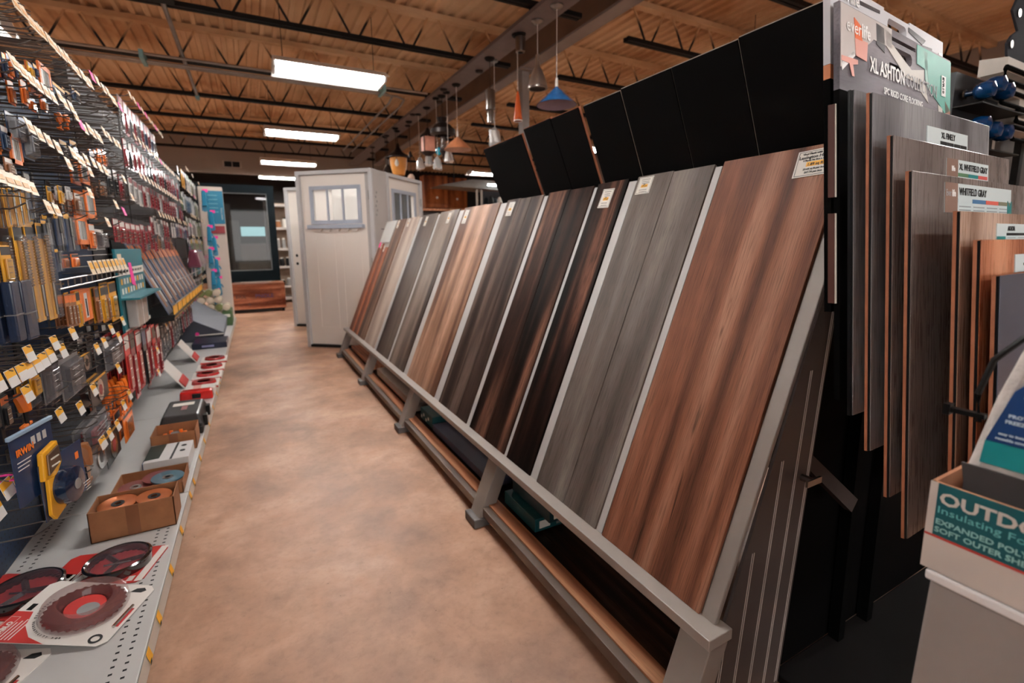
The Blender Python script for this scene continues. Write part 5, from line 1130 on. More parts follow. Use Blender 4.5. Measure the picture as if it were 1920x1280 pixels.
# ------------------------------------------------------------------ things on the bottom shelf
DZ = .1505
def flat_pack(name, x, y, rz, w, d, z, label, base, ring, inner, kind, group):
    t = thing(name, (x, y, z), label, 'saw blade pack', group, rot=(0, 0, math.radians(rz)))
    pl = rounded(0, 0, w/2, .012) if False else None
    c = .018; o = [(-w/2+c, -d/2), (w/2-c, -d/2), (w/2, -d/2+c), (w/2, d/2-c), (w/2-c, d/2), (-w/2+c, d/2), (-w/2, d/2-c), (-w/2, -d/2+c)]
    MB().prism(o, lambda u, v, w_: (u, v, w_), 0, .002).build('printed_card', base, t, local=True)
    return t
WC = mat('card_white', (226, 220, 214), .4, var=.02); RC = mat('card_red', (188, 52, 48), .4, var=.04)
def diablo(x, y, z, rz, label, group=None):
    t = flat_pack('saw_blade_pack', x, y, rz, .30, .235, z, label, WC, None, None, 'd', group)
    MB().prism([(-.15, -.1), (-.132, -.1175), (.0, -.1175), (-.05, -.098), (-.088, -.06), (-.108, -.01), (-.15, -.01)], lambda u, v, w_: (u, v, w_), .0021, .0026).build('red_corner_print', RC, t, local=True)
    MB().lathe([(.100, .002), (.104, .012), (.098, .034), (.082, .040), (.062, .036), (.055, .014), (.05, .006)], (.015, .01, 0), 40, cap=False).build('clear_ring', mat('ring_clear', (150, 110, 108), .06, spec=.9, alpha=.38), t, local=True, smooth=True)
    pr = []
    n = 60; mb = MB(); vs = []
    for i in range(n):
        a = 2*math.pi*i/n; r = .096 if i % 2 else .090; vs.append((.015+r*math.cos(a), .01+r*math.sin(a)))
    mb.prism(vs, lambda u, v, w_: (u, v, w_), .008, .0105).build('toothed_blade', mat('blade_dark_red', (92, 18, 20), .25, .2, coat=.5), t, local=True)
    MB().lathe([(.001, .0107), (.048, .0107), (.048, .0112), (.001, .0112)], (.015, .01, 0), 24).build('red_blade_label', RC, t, local=True)
    MB().lathe([(.001, .0114), (.026, .0114), (.026, .012), (.001, .012)], (.03, .0, 0), 20).build('grey_label_disc', mat('label_disc', (150, 150, 150), .2), t, local=True)
    fm = lambda u, v, r: Matrix.Translation((u, v, .003)) @ Matrix.Rotation(math.radians(r), 4, 'Z')
    text('DIABLO', .017, WC, t, fm(-.126, -.106, 90-0), bold=.0008, sx=.95)
    mb = MB(); mb.box(-.1475, -.1465, -.112, -.03, .0027, .003).box(-.124, -.123, -.112, -.03, .0027, .003)
    mb.box(-.1475, -.123, -.112, -.111, .0027, .003).box(-.1475, -.123, -.031, -.030, .0027, .003); mb.build('logo_frame', WC, t, local=True)
    for i in range(4): MB().box(-.118+i*.009, -.115+i*.009, -.11, -.05+.006*i, .0027, .003).build('printed_line', WC, t, local=True)
    s = 'INCREASED VERSATILITY FOR'
    for i, ch in enumerate(s):
        if ch == ' ': continue
        a = math.radians(165+i*4.6); r = .111
        text(ch, .0075, INK, t, Matrix.Translation((.015+r*math.cos(a), .01+r*math.sin(a), .0031)) @ Matrix.Rotation(a+math.pi/2, 4, 'Z'), name='curved_letter', bold=.0002)
    MB().lathe([(.010, .0027), (.016, .0027), (.016, .0035), (.010, .0035)], (.115, -.095, 0), 18, cap=False).build('ring_picture', INK, t, local=True)
    MB().box(.126, .143, -.05, .02, .0022, .003).build('red_bar_print', RC, t, local=True)
    MB().tube([(.134, -.055, .006), (.134, .028, .006)], .004, 8).build('steel_arbor', STEEL, t, local=True)
    MB().prism([(.09, .085), (.12, .085), (.13, .095), (.12, .105), (.1, .1)], lambda u, v, w_: (u, v, w_), .0022, .003).build('dark_arrow_print', INK, t, local=True)
    MB().box(-.132, -.118, -.005, .02, .0022, .0027).build('hang_slot', BLK, t, local=True)
    return t
def milw(x, y, z, rz, label, group=None):
    t = flat_pack('saw_blade_pack', x, y, rz, .30, .2, z, label, RC, None, None, 'm', group)
    MB().lathe([(.092, .002), (.094, .03), (.088, .034), (.080, .03), (.078, .006)], (.035, .005, 0), 40, cap=False).build('black_ring', mat('ring_black', (20, 18, 20), .12, spec=.8, coat=.6), t, local=True, smooth=True)
    MB().lathe([(.001, .032), (.088, .032)], (.035, .005, 0), 32, cap=False).build('clear_window', mat('window_clear', (150, 120, 130), .05, spec=.9, alpha=.22), t, local=True)
    mb = MB(); vs = [(.035+(.077 if i % 2 else .07)*math.cos(math.pi*i/26), .005+(.077 if i % 2 else .07)*math.sin(math.pi*i/26)) for i in range(52)]
    mb.prism(vs, lambda u, v, w_: (u, v, w_), .008, .010).build('red_saw_blade', mat('blade_red', (160, 40, 40), .3, coat=.4), t, local=True)
    for a in (20, 140, 260):
        a = math.radians(a); MB().tube([(.035, .005, .0125), (.035+.07*math.cos(a), .005+.07*math.sin(a), .0125)], .009, 4).build('black_spoke', BLK, t, local=True)
    MB().tube([(.0, -.012, .018), (.075, .0, .018)], .0035, 7).build('steel_pin', STEEL, t, local=True)
    MB().box(.125, .147, -.095, .095, .0021, .0027).build('white_side_strip', WC, t, local=True)
    text('Milwaukee', .020, WC, t, Matrix.Translation((-.092, -.088, .003)) @ Matrix.Rotation(math.radians(80), 4, 'Z') @ Matrix(((1, .25, 0, 0), (0, 1, 0, 0), (0, 0, 1, 0), (0, 0, 0, 1))), bold=.0005, sx=.85)
    for k, v in enumerate((-.06, .0)): MB().box(-.14, -.128, v, v+.022, .0022, .0028).build('hang_slot', BLK, t, local=True)
    for k in range(2): MB().box(-.075+k*.006, -.073+k*.006, -.08, .04, .0022, .0027).build('printed_line', WC, t, local=True)
    MB().box(.1, .118, -.09, -.065, .0022, .0028).build('small_logo', WC, t, local=True)
    return t
g = 'circular blade packs lying on the bottom shelf'
dtop = diablo(-.53, 1.71, DZ+.0245, -23, 'white and red DIABLO blade pack with clear toothed ring, on top at the front', g)
milw(-.515, 1.955, DZ, -16, 'red Milwaukee blade pack with black ring, the fully visible one', g)
milw(-.735, 1.93, DZ, -30, 'red blade pack with black ring, half hidden at the left frame edge', g)
dtop.rotation_euler.y = math.radians(8.3)
diablo(-.735, 1.565, DZ, -27, 'white blade pack lying under the DIABLO pack, mostly hidden at lower left', g)
# cartons on the shelf
def tray(name, x0, x1, y0, y1, h, label, flap=0):
    t = thing(name, ((x0+x1)/2, (y0+y1)/2, DZ), label, 'box', 'brown cartons on the bottom shelf')
    z = DZ; mb = MB()
    mb.box(x0, x1, y0, y1, z, z+.003).box(x0, x0+.003, y0, y1, z, z+h).box(x1-.003, x1, y0, y1, z, z+h).box(x0, x1, y0, y0+.003, z, z+h).box(x0, x1, y1-.003, y1, z, z+h)
    mb.build('carton_walls', CARD, t)
    MB().box((x0+x1)/2-.02, (x0+x1)/2+.02, y0-.0006, y0, z, z+h).build('carton_tape', mat('tape_brown', (128, 78, 48), .4), t)
    return t
COPR = mat('copper_disc', (198, 110, 60), .28, .65)
tray('brown_carton', -.60, -.34, 2.155, 2.30, .118, 'long low brown carton holding two copper coloured discs, nearest carton')
def disc(x, y, z, r, m, lab, tilt=(0, 0, 0), m2=None):
    t = thing('grinding_disc', (x, y, z), lab, 'disc', 'discs in the brown cartons', rot=tuple(math.radians(a) for a in tilt))
    MB().lathe([(.018, 0), (r*.55, .001), (r*.6, .004), (r, .004), (r, .009), (r*.55, .009), (.018, .007), (.018, 0)], (0, 0, 0), 32, cap=False).build('disc_body', m, t, local=True, smooth=True)
    MB().lathe([(.010, .0085), (.021, .0085), (.021, .0095), (.010, .0095)], (0, 0, 0), 20, cap=False).build('hub_ring', m2 or BLK, t, local=True)
    MB().lathe([(.0, .001), (.012, .001)], (0, 0, 0), 14, cap=False).build('hub_hole', BLK, t, local=True)
    return t
for k in range(3):
    disc(-.525, 2.228, DZ+.07+k*.013, .062, COPR, 'copper coloured disc in the nearest carton, left stack, %s' % ('bottom', 'middle', 'top')[k], (4, 0, 0))
    disc(-.412, 2.228, DZ+.07+k*.013, .058, COPR, 'copper coloured disc in the nearest carton, right stack, %s' % ('bottom', 'middle', 'top')[k], (3, 4, 0))
MB_ = thing('carton_filler', (-.47, 2.23, DZ), 'dark filler block under the copper discs in the nearest carton', 'box')
MB().box(-.59, -.35, 2.165, 2.29, DZ+.004, DZ+.068).build('filler_block', BLK, MB_)
tray('brown_carton', -.60, -.345, 2.44, 2.66, .05, 'shallow brown tray with dark red and blue discs behind the nearest carton')
DR = mat('disc_dark_red', (108, 44, 40), .4, coat=.3); DB = mat('disc_slate', (44, 84, 100), .35, coat=.3)
for k, (x, y, m, n_) in enumerate(((-.53, 2.54, DR, 'dark red disc, left in the shallow tray'), (-.45, 2.58, DR, 'dark red disc, centre of the shallow tray'), (-.41, 2.53, DB, 'slate blue disc, right in the shallow tray'))):
    disc(x, y, DZ+.02+.011*k, .062, m, n_, (3, 2, 0), CHR)
t = thing('white_box', (-.44, 2.83, DZ), 'white box with dark printed stripe and blue end lying behind the shallow tray', 'box')
MB().hexa([(-.53, 2.72, DZ), (-.345, 2.70, DZ), (-.345, 2.93, DZ), (-.53, 2.95, DZ), (-.53, 2.72, DZ+.06), (-.345, 2.70, DZ+.066), (-.345, 2.93, DZ+.066), (-.53, 2.95, DZ+.06)]).build('box_body', mat('box_white', (212, 212, 212), .45, var=.02), t, bevel=.002)
MB().box(-.5335, -.5305, 2.722, 2.77, DZ, DZ+.058).build('blue_end', mat('blue_end', (34, 62, 104), .4), t)
MB().hexa([(-.53, 2.75, DZ+.0602), (-.47, 2.75, DZ+.0625), (-.46, 2.94, DZ+.0625), (-.53, 2.94, DZ+.0602), (-.53, 2.75, DZ+.0608), (-.47, 2.75, DZ+.0631), (-.46, 2.94, DZ+.0631), (-.53, 2.94, DZ+.0608)]).build('dark_picture', mat('dark_green_print', (34, 46, 40), .4), t)
MB().hexa([(-.425, 2.71, DZ+.0636), (-.415, 2.71, DZ+.064), (-.405, 2.93, DZ+.064), (-.415, 2.93, DZ+.0636), (-.425, 2.71, DZ+.0642), (-.415, 2.71, DZ+.0646), (-.405, 2.93, DZ+.0646), (-.415, 2.93, DZ+.0642)]).build('dark_stripe', INK, t)
for k in range(2): MB().lathe([(.001, DZ+.0655), (.012, DZ+.0655), (.012, DZ+.0668), (.001, DZ+.0668)], (-.38, 2.80+.07*k, 0), 14).build('round_picture', INK, t)
tray('brown_carton', -.535, -.338, 2.975, 3.16, .10, 'open brown carton with an orange tool inside, in front of the black case')
t = thing('orange_disc_holder', (-.44, 3.07, DZ+.004), 'orange and grey clip disc inside the open brown carton', 'disc')
MB().lathe([(.02, 0), (.06, 0), (.055, .05), (.03, .055)], (-.44, 3.07, DZ+.006), 20).build('holder_body', PCM['o'], t, smooth=True)
for k in range(6):
    a = k*math.pi/3; MB().box(-.44+.045*math.cos(a)-.008, -.44+.045*math.cos(a)+.008, 3.07+.045*math.sin(a)-.008, 3.07+.045*math.sin(a)+.008, DZ+.055, DZ+.075).build('orange_clip', PCM['o'], t)
MB().lathe([(.001, DZ+.062), (.025, DZ+.062), (.02, DZ+.075), (.001, DZ+.075)], (-.44, 3.07, 0), 14).build('grey_hub', PCM['g'], t)
t = thing('black_tool_case', (-.42, 3.4, DZ), 'black plastic tool case with white sticker and ribbed lid on the bottom shelf', 'case')
CK = mat('case_black', (34, 31, 31), .45, coat=.1)
MB().hexa([(-.535, 3.22, DZ), (-.325, 3.20, DZ), (-.325, 3.58, DZ), (-.535, 3.60, DZ), (-.54, 3.215, DZ+.05), (-.32, 3.195, DZ+.05), (-.32, 3.585, DZ+.05), (-.54, 3.605, DZ+.05)]).build('case_base', CK, t, bevel=.008)
MB().hexa([(-.54, 3.215, DZ+.053), (-.32, 3.195, DZ+.053), (-.32, 3.585, DZ+.053), (-.54, 3.605, DZ+.053), (-.52, 3.25, DZ+.115), (-.34, 3.23, DZ+.115), (-.34, 3.56, DZ+.115), (-.52, 3.58, DZ+.115)]).build('case_lid', CK, t, bevel=.012)
MB().box(-.49, -.38, 3.44, 3.50, DZ+.1152, DZ+.1162).build('white_sticker', WHT, t)
MB().box(-.44, -.41, 3.35, 3.43, DZ+.1152, DZ+.1158).build('pink_mark', mat('pink_mark', (170, 110, 110), .5), t)
for k in range(2): MB().box(-.325, -.305, 3.28+k*.2, 3.33+k*.2, DZ+.02, DZ+.085).build('case_latch', BLK, t, bevel=.003)
t = thing('red_tool_case', (-.42, 4.0, DZ), 'glossy red plastic case with black latch behind the black case', 'case')
MB().hexa([(-.52, 3.95, DZ), (-.315, 3.93, DZ), (-.315, 4.03, DZ), (-.52, 4.05, DZ), (-.515, 3.955, DZ+.065), (-.32, 3.935, DZ+.065), (-.32, 4.025, DZ+.065), (-.515, 4.045, DZ+.065)]).build('case_shell', mat('glossy_red', (206, 34, 30), .2, coat=.6), t, bevel=.012)
MB().box(-.44, -.39, 3.925, 3.945, DZ+.02, DZ+.05).build('black_latch', BLK, t, bevel=.003)
t = thing('white_blade_pack', (-.42, 4.12, DZ), 'white and pink printed pack standing directly behind the red case', 'box')
MB().box(-.50, -.31, 4.07, 4.19, DZ, DZ+.05).build('pack_body', WC, t, bevel=.003)
MB().box(-.45, -.40, 4.075, 4.185, DZ+.0502, DZ+.051).build('pink_print', mat('print_pink', (222, 160, 148), .4), t)
rp = None
for k, y in enumerate((4.36, 4.64, 4.94, 5.28)):
    if rp is None:
        rp = thing('red_white_blade_pack', (-.40, y, DZ), 'x', 'saw blade pack', 'row of white packs with red ovals')
        MB().box(-.11, .10, -.11, .12, 0, .02).build('pack_card', WC, rp, local=True, bevel=.002)
        MB().lathe([(.035, .02), (.085, .02), (.08, .038), (.045, .038)], (0, 0, 0), 26, cap=False).build('red_ring', mat('ring_red', (170, 50, 52), .2, coat=.5), rp, local=True, smooth=True)
        MB().box(-.11, .10, -.1115, -.110, 0, .012).build('red_front_edge', RC, rp, local=True)
        o = rp
    else: o = dup(rp, (-.40+.008*k, y, DZ))
    o['label'] = 'white pack with raised red ring on the bottom shelf, %s of the four' % ('nearest', 'second', 'third', 'furthest')[k]
for k, (y, lab) in enumerate(((4.35, 'red and white pack leaning upright against the wires, nearer one'), (5.3, 'red and white pack leaning upright against the wires, further one'))):
    t = thing('leaning_blade_pack', (-.58, y, DZ), lab, 'saw blade pack', 'leaning packs')
    MB().hexa([(-.53, y-.02, DZ+.001), (-.525, y-.02, DZ+.003), (-.525, y+.25, DZ+.003), (-.53, y+.25, DZ+.001), (-.66, y-.02, DZ+.19), (-.655, y-.02, DZ+.192), (-.655, y+.25, DZ+.192), (-.66, y+.25, DZ+.19)]).build('pack_card', WC, t)
    MB().hexa([(-.524, y, DZ+.008), (-.52, y, DZ+.01), (-.52, y+.23, DZ+.01), (-.524, y+.23, DZ+.008), (-.56, y, DZ+.063), (-.556, y, DZ+.065), (-.556, y+.23, DZ+.065), (-.56, y+.23, DZ+.063)]).build('red_foot', RC, t)
t = thing('navy_case', (-.45, 6.15, DZ), 'flat navy case with pale lettering in front of the slanted grey bin', 'case')
MB().box(-.62, -.30, 5.95, 6.35, DZ, DZ+.06).build('case_body', mat('case_navy', (16, 22, 48), .3), t, bevel=.006)
MB().box(-.53, -.42, 5.945, 5.9495, DZ+.02, DZ+.04).build('pale_lettering', mat('lettering_lilac', (150, 150, 190), .5), t)
t = thing('slanted_grey_bin', (-.6, 6.9, DZ), 'dark slate grey lidded bin sloping up to the back, far part of the bottom shelf', 'bin')
MB().hexa([(-.78, 6.45, DZ), (-.36, 6.45, DZ), (-.36, 7.5, DZ), (-.78, 7.5, DZ), (-.78, 6.42, DZ+.34), (-.34, 6.42, DZ+.09), (-.34, 7.55, DZ+.14), (-.78, 7.55, DZ+.44)]).build('bin_body', mat('bin_slate', (70, 72, 84), .5, var=.05), t, bevel=.008)
MB().box(-.62, -.345, 6.40, 6.419, DZ+.075, DZ+.085).build('white_lip', WHT, t)
MB().lathe([(.001, -.004), (.02, -.004), (.02, 0)], (-.60, 6.395, DZ+.10), 12, ax='y').build('pink_sticker', PNK, t)
# cream rolls heaped behind the bin
CR_ = mat('cream_cloth', (214, 196, 176), .85, var=.1, bump=.3); OL_ = mat('olive_cloth', (120, 124, 78), .85, var=.15)
random.seed(5); c0 = {}
k = 0
for (z, n_, y0) in ((DZ+.05, 5, 7.72), (DZ+.15, 5, 7.75), (DZ+.25, 5, 7.78), (DZ+.35, 4, 7.8), (DZ+.45, 4, 7.82)):
    for i in range(n_):
        col = 'cream' if random.random() < .7 else 'olive'
        x = -.74+i*.10+random.uniform(-.01, .01); y = y0+random.uniform(-.03, .03)
        if col not in c0:
            t = thing('cloth_roll', (x, y, z), 'x', 'cloth roll', 'x')
            MB().lathe([(.012, -.12), (.046, -.115), (.05, 0), (.046, .115), (.012, .12)], (0, 0, 0), 12, ax='y').build('roll_body', CR_ if col == 'cream' else OL_, t, local=True, smooth=True)
            MB().lathe([(.047, -.015), (.0515, -.012), (.0515, .012), (.047, .015)], (0, -.04, 0), 12, ax='y', cap=False).build('roll_band', WHT if col == 'olive' else OL_, t, local=True)
            c0[col] = t; o = t
        else: o = dup(c0[col], (x, y, z))
        o['label'] = '%s cloth roll in the heap behind the slanted grey bin' % col; o['group'] = '%s rolls heaped behind the grey bin' % col
t = thing('green_carton', (-.34, 7.9, DZ), 'green carton with white label at the far end of the bottom shelf edge', 'box')
MB().box(-.40, -.29, 7.6, 8.1, DZ, DZ+.2).build('carton_body', mat('carton_green', (64, 92, 52), .6), t, bevel=.004)
MB().box(-.38, -.31, 7.594, 7.5995, DZ+.12, DZ+.16).build('white_label', WHT, t)
# tidy: the first hooks were only patterns
for t in list(HK.values()):
    for ch in list(t.children): bpy.data.objects.remove(ch)
    bpy.data.objects.remove(t)
# ------------------------------------------------------------------ door displays
DW = mat('door_primer_white', (226, 217, 208), .5, var=.02, vscale=2); JAMB = mat('jamb_grey_white', (188, 186, 186), .5, var=.04)
LITE = mat('lite_frame_blue_grey', (166, 172, 184), .4, var=.03)
GLS = mat('door_glass', (235, 240, 240), .02, spec=.5, trans=.0, alpha=.12)
def door_unit(o, az, label, group, lite=True, w=.97, bores=False, shadow=True):
    a = math.radians(az); xd = Vector((math.sin(a), math.cos(a), 0)); yd = Vector((0, 0, 1)).cross(xd)
    t = bpy.data.objects.new('display_door_unit', None); COL.objects.link(t)
    t.matrix_world = Matrix(((xd.x, yd.x, 0, o[0]), (xd.y, yd.y, 0, o[1]), (0, 0, 1, 0), (0, 0, 0, 1)))
    tag(t, label, 'door', group); K = dict(local=True)
    j = .045
    MB().box(0, j, -.005, .14, 0, 2.07).build('side_jamb', JAMB, t, **K, bevel=.003)
    MB().box(w-j, w, -.005, .14, 0, 2.07).build('side_jamb', JAMB, t, **K, bevel=.003)
    MB().box(j, w-j, -.005, .14, 2.03, 2.07).build('head_jamb', JAMB, t, **K)
    MB().box(j, w-j, -.005, .14, 0.01, .035).build('threshold', DKM, t, **K)
    MB().box(j, w-j, .0, .02, .0, .01).build('sill_strip', mat('sill_bronze', (150, 130, 116), .4), t, **K)
    x0, x1 = j+.004, w-j-.004; W = x1-x0
    lx0, lx1, lz0, lz1 = x0+.16*W, x1-.16*W, 1.50, 1.87
    s = MB(); y0, y1 = .03, .074
    if lite:
        s.box(x0, lx0, y0, y1, .04, 2.026).box(lx1, x1, y0, y1, .04, 2.026).box(lx0, lx1, y0, y1, lz1, 2.026).box(lx0, lx1, y0, y1, .04, lz0)
    else: s.box(x0, x1, y0, y1, .04, 2.026)
    slab = s.build('door_slab', DW, t, **K)
    for (a0, a1) in ((x0+.16*W, x0+.45*W), (x0+.55*W, x0+.84*W)):     # recessed panels drawn by their sticking
        m = MB(); z0, z1 = .24, 1.34; e = .012
        m.box(a0, a0+e, y0-.003, y0, z0, z1).box(a1-e, a1, y0-.003, y0, z0, z1).box(a0, a1, y0-.003, y0, z0, z0+e).box(a0, a1, y0-.003, y0, z1-e, z1)
        m.build('panel_moulding', DW, slab, **K)
    if lite:
        f = MB(); b = .03
        f.box(lx0-b, lx0+.012, .015, .03, lz0-b, lz1+b).box(lx1-.012, lx1+b, .015, .03, lz0-b, lz1+b).box(lx0, lx1, .015, .03, lz1-.012, lz1+b).box(lx0, lx1, .015, .03, lz0-b, lz0+.012)
        for k in (1, 2):
            c = lx0+(lx1-lx0)*k/3; f.box(c-.012, c+.012, .018, .03, lz0, lz1)
        f.build('lite_frame', LITE, t, **K)
        MB().box(lx0, lx1, .045, .05, lz0, lz1).build('glass_pane', GLS, t, **K)
        sh = MB().box(lx0-.06, lx1+.06, -.03, .03, lz0-.085, lz0-.04).build('craftsman_shelf', LITE, t, **K, bevel=.004)
        m = MB()
        for k in range(5):
            c = lx0+(lx1-lx0)*(k+.5)/5; m = MB(); m.prism([(c-.055, lz0-.085), (c+.055, lz0-.085), (c+.03, lz0-.115), (c-.03, lz0-.115)], lambda u, v, q: (u, q, v), .0, .03)
            m.build('dentil_block', DW, sh, **K)
    if bores:
        for z in (.96, 1.08): MB().lathe([(.001, y0-.002), (.022, y0-.002), (.022, y0-.0005)], (x0+.07, 0, z), 14, ax='y').build('lock_bore', BLK, t, **K)
    for z in (.3, 1.03, 1.78): MB().lathe([(.008, z-.05), (.008, z+.05)], (w-j, .0, 0), 8).build('hinge_knuckle', CHR, t, **K)
    return t
g = 'white display doors'
d1 = door_unit((.532, 6.256), 131.2, 'nearest white craftsman door with three pane window, facing the aisle', g)
door_unit((1.262+.02+.30*.716, 5.617+.06+.30*.698), 45.7, 'white door with small window turned away to the right behind the sample boards', g, w=.88)
door_unit((.512, 8.02), 131.2, 'narrow visible white door with two lock holes behind the nearest door', g, lite=False, bores=True)
# corner post panel joining the two front doors
t = bpy.data.objects.new('display_corner_post', None); COL.objects.link(t); a = math.radians(45.7)
xd = Vector((math.sin(a), math.cos(a), 0)); yd = Vector((0, 0, 1)).cross(xd)
t.matrix_world = Matrix(((xd.x, yd.x, 0, 1.278), (xd.y, yd.y, 0, 5.632), (0, 0, 1, 0), (0, 0, 0, 1)))
tag(t, 'pale grey wide corner post with faint writing between the two front doors', 'post')
MB().box(.0, .285, .0, .12, 0, 2.065).build('post_body', mat('post_grey', (176, 170, 166), .6, var=.05, vscale=5), t, local=True, bevel=.003)
MB().box(.12, .24, -.002, -.0005, 1.40, 1.41).build('pencil_mark', mat('pencil_grey', (90, 86, 84), .7), t, local=True)
for k in range(6): MB().box(.03+.02*(k % 2), .05+.02*(k % 2), -.002, -.0005, 1.55+k*.05, 1.575+k*.05).build('stencil_mark', mat('stencil_grey', (138, 134, 132), .7), t, local=True)
t = thing('white_panel_stack', (1.6, 6.9, 0), 'bright white flat panel standing behind the window of the nearest door', 'panel')
MB().hexa([(1.0, 6.75, 0), (1.55, 6.4, 0), (1.57, 6.44, 0), (1.02, 6.79, 0), (1.0, 6.75, 2.0), (1.55, 6.4, 2.0), (1.57, 6.44, 2.0), (1.02, 6.79, 2.0)]).build('white_panel', mat('bright_panel', (236, 232, 226), .5, var=.02), t)
# ------------------------------------------------------------------ window display on a wooden crate
NAVY = mat('window_frame_navy', (5, 15, 20), .5, spec=.1)
t = thing('display_window', (-.13, 10.2, .58), 'dark navy framed display window standing on the wooden crate', 'window')
x0, x1, z0, z1, y = -.78, .475, .58, 2.32, 10.16
fw = MB()
fw.box(x0, x1, y, y+.09, z0, z0+.20).box(x0, x1, y, y+.09, z1-.14, z1).box(x0, x0+.12, y, y+.09, z0+.2, z1-.14).box(x1-.12, x1, y, y+.09, z0+.2, z1-.14)
fw.build('window_frame', NAVY, t)
gf = MB(); gf.box(x0+.12, x1-.12, y+.01, y+.03, z0+.2, z0+.215).box(x0+.12, x1-.12, y+.01, y+.03, z1-.155, z1-.14).box(x1-.135, x1-.12, y+.01, y+.03, z0+.2, z1-.14)
gf.build('glazing_bead', mat('glazing_bead', (96, 98, 98), .4), t)
MB().box(x0+.12, x1-.12, y+.03, y+.036, z0+.2, z1-.14).build('glass_pane', mat('dark_glass', (10, 11, 11), .03, spec=.6, alpha=.72), t)
CRW = wood('crate_wood', (104, 50, 30), (164, 98, 70), (200, 142, 112), 17, (1.0, 8, 9), .4, .5)
t = thing('wooden_crate', (.1, 10.35, .0), 'reddish wooden crate on black casters under the display window', 'crate')
x0, x1, y0, y1 = -.5, .53, 10.1, 10.62
for k in range(4):
    MB().box(x0, x1, y0, y0+.02, .07+k*.112, .178+k*.112).build('front_plank', CRW, t, bevel=.002)
    MB().box(x0, x1, y1-.02, y1, .07+k*.112, .178+k*.112).build('rear_plank', CRW, t)
    MB().box(x1-.02, x1, y0+.02, y1-.02, .07+k*.112, .178+k*.112).build('side_plank', CRW, t)
    MB().box(x0, x0+.02, y0+.02, y1-.02, .07+k*.112, .178+k*.112).build('side_plank', CRW, t)
for x in (x0, x1-.07): MB().box(x, x+.07, y0-.018, y0, .07, .535).build('corner_batten', CRW, t)
MB().box(x0, x1, y0-.02, y1, .518, .54).build('top_board', CRW, t)
DKB = mat('crate_stencil', (74, 36, 26), .7)
text('BRX', .09, DKB, t, frame((-.30, y0-.001, .28), (1, 0, 0), (0, 0, 1)), bold=.002, world=True)
text('PNOLE', .10, mat('crate_stencil_violet', (70, 44, 84), .6), t, frame((.02, y0-.001, .275), (1, 0, 0), (0, 0, 1)), bold=.002, world=True)
MB().lathe([(.001, -.001), (.022, -.001), (.022, 0)], (-.08, y0, .16), 14, ax='y').build('round_stencil', DKB, t)
for x in (x0+.07, x1-.05):
    for yy in (y0+.06, y1-.06): MB().lathe([(.033, -.02), (.035, 0), (.033, .02)], (x, yy, .035), 14, ax='x').build('caster', BLK, t, smooth=True)
MB().box(x0+.02, x1-.02, y0+.02, y1-.02, .045, .07).build('crate_base', DKM, t)
# ------------------------------------------------------------------ white shelving with goods behind
t = thing('white_shelf_unit', (.95, 11.6, 0), 'white open shelving seen between the display window and the doors', 'shelf unit')
SW = mat('shelf_white', (196, 186, 178), .5)
MB().box(.35, 2.3, 11.9, 11.93, 0, 2.15).build('back_panel', mat('shelf_back_tan', (168, 146, 128), .7), t)
for z in (.12, .38, .80, 1.18, 1.62, 2.1): MB().box(.35, 2.3, 11.5, 11.9, z-.045, z).build('shelf_board', SW, t)
for x in (.33, 1.31, 2.29): MB().box(x, x+.03, 11.48, 11.92, 0, 2.15).build('upright', SW, t)
random.seed(21)
gm = {'white': WHT, 'brown': CARD, 'dark': DKM, 'grey': mat('goods_grey', (140, 136, 132), .5)}
for zi, z in enumerate((.38, .80, 1.18, 1.62)):
    x = .42
    while x < 1.25:
        c = random.choice(list(gm)); w_, h_ = random.uniform(.07, .13), random.uniform(.1, .22)
        o = thing('shelf_jar', (x+w_/2, 11.6, z+.001), '%s jar on the %s shelf of the white shelving' % (c, ('lowest', 'second', 'third', 'upper')[zi]), 'jar', '%s jars, %s shelf of the white shelving' % (c, ('lowest', 'second', 'third', 'upper')[zi]))
        MB().lathe([(w_*.42, 0), (w_*.45, h_*.1), (w_*.45, h_*.75), (w_*.3, h_*.88)], (0, 0, 0), 12).build('jar_body', gm[c], o, local=True, smooth=True)
        MB().lathe([(w_*.32, h_*.88), (w_*.32, h_)], (0, 0, 0), 12).build('jar_lid', WHT if c != 'white' else DKM, o, local=True)
        x += w_+.02
# things behind the display window
for k, (x, y, w_, h_, m, lab) in enumerate(((-.9, 15.6, .7, 1.15, mat('goods_brown', (112, 74, 48), .7), 'brown wrapped pallet load seen through the display window, left'), (.1, 16.0, .8, 1.3, mat('goods_pale', (178, 168, 156), .7), 'pale pallet load seen through the display window, centre'), (-.35, 17.0, .3, 2.0, mat('goods_grey', (140, 136, 132), .5), 'tall grey carton stack seen through the display window'))):
    t = thing('pallet_load', (x, y, 0), lab, 'pallet'); MB().box(x-w_/2, x+w_/2, y-.3, y+.3, 0, .12).build('pallet_base', CARD, t)
    MB().box(x-w_/2, x+w_/2, y-.3, y+.3, .121, h_*.6).build('load_lower', m, t, bevel=.03)
    MB().box(x-w_*.42, x+w_*.42, y-.26, y+.26, h_*.6+.001, h_).build('load_upper', m, t, bevel=.03)
o = MB().box(-.2, .62, 18.15, 18.19, 1.56, 1.86).build('window_reflection', mat('reflection_glow', (190, 245, 250), emit=3.0)); struct(o)  # glowing panel added to imitate the bright reflection in the display glass
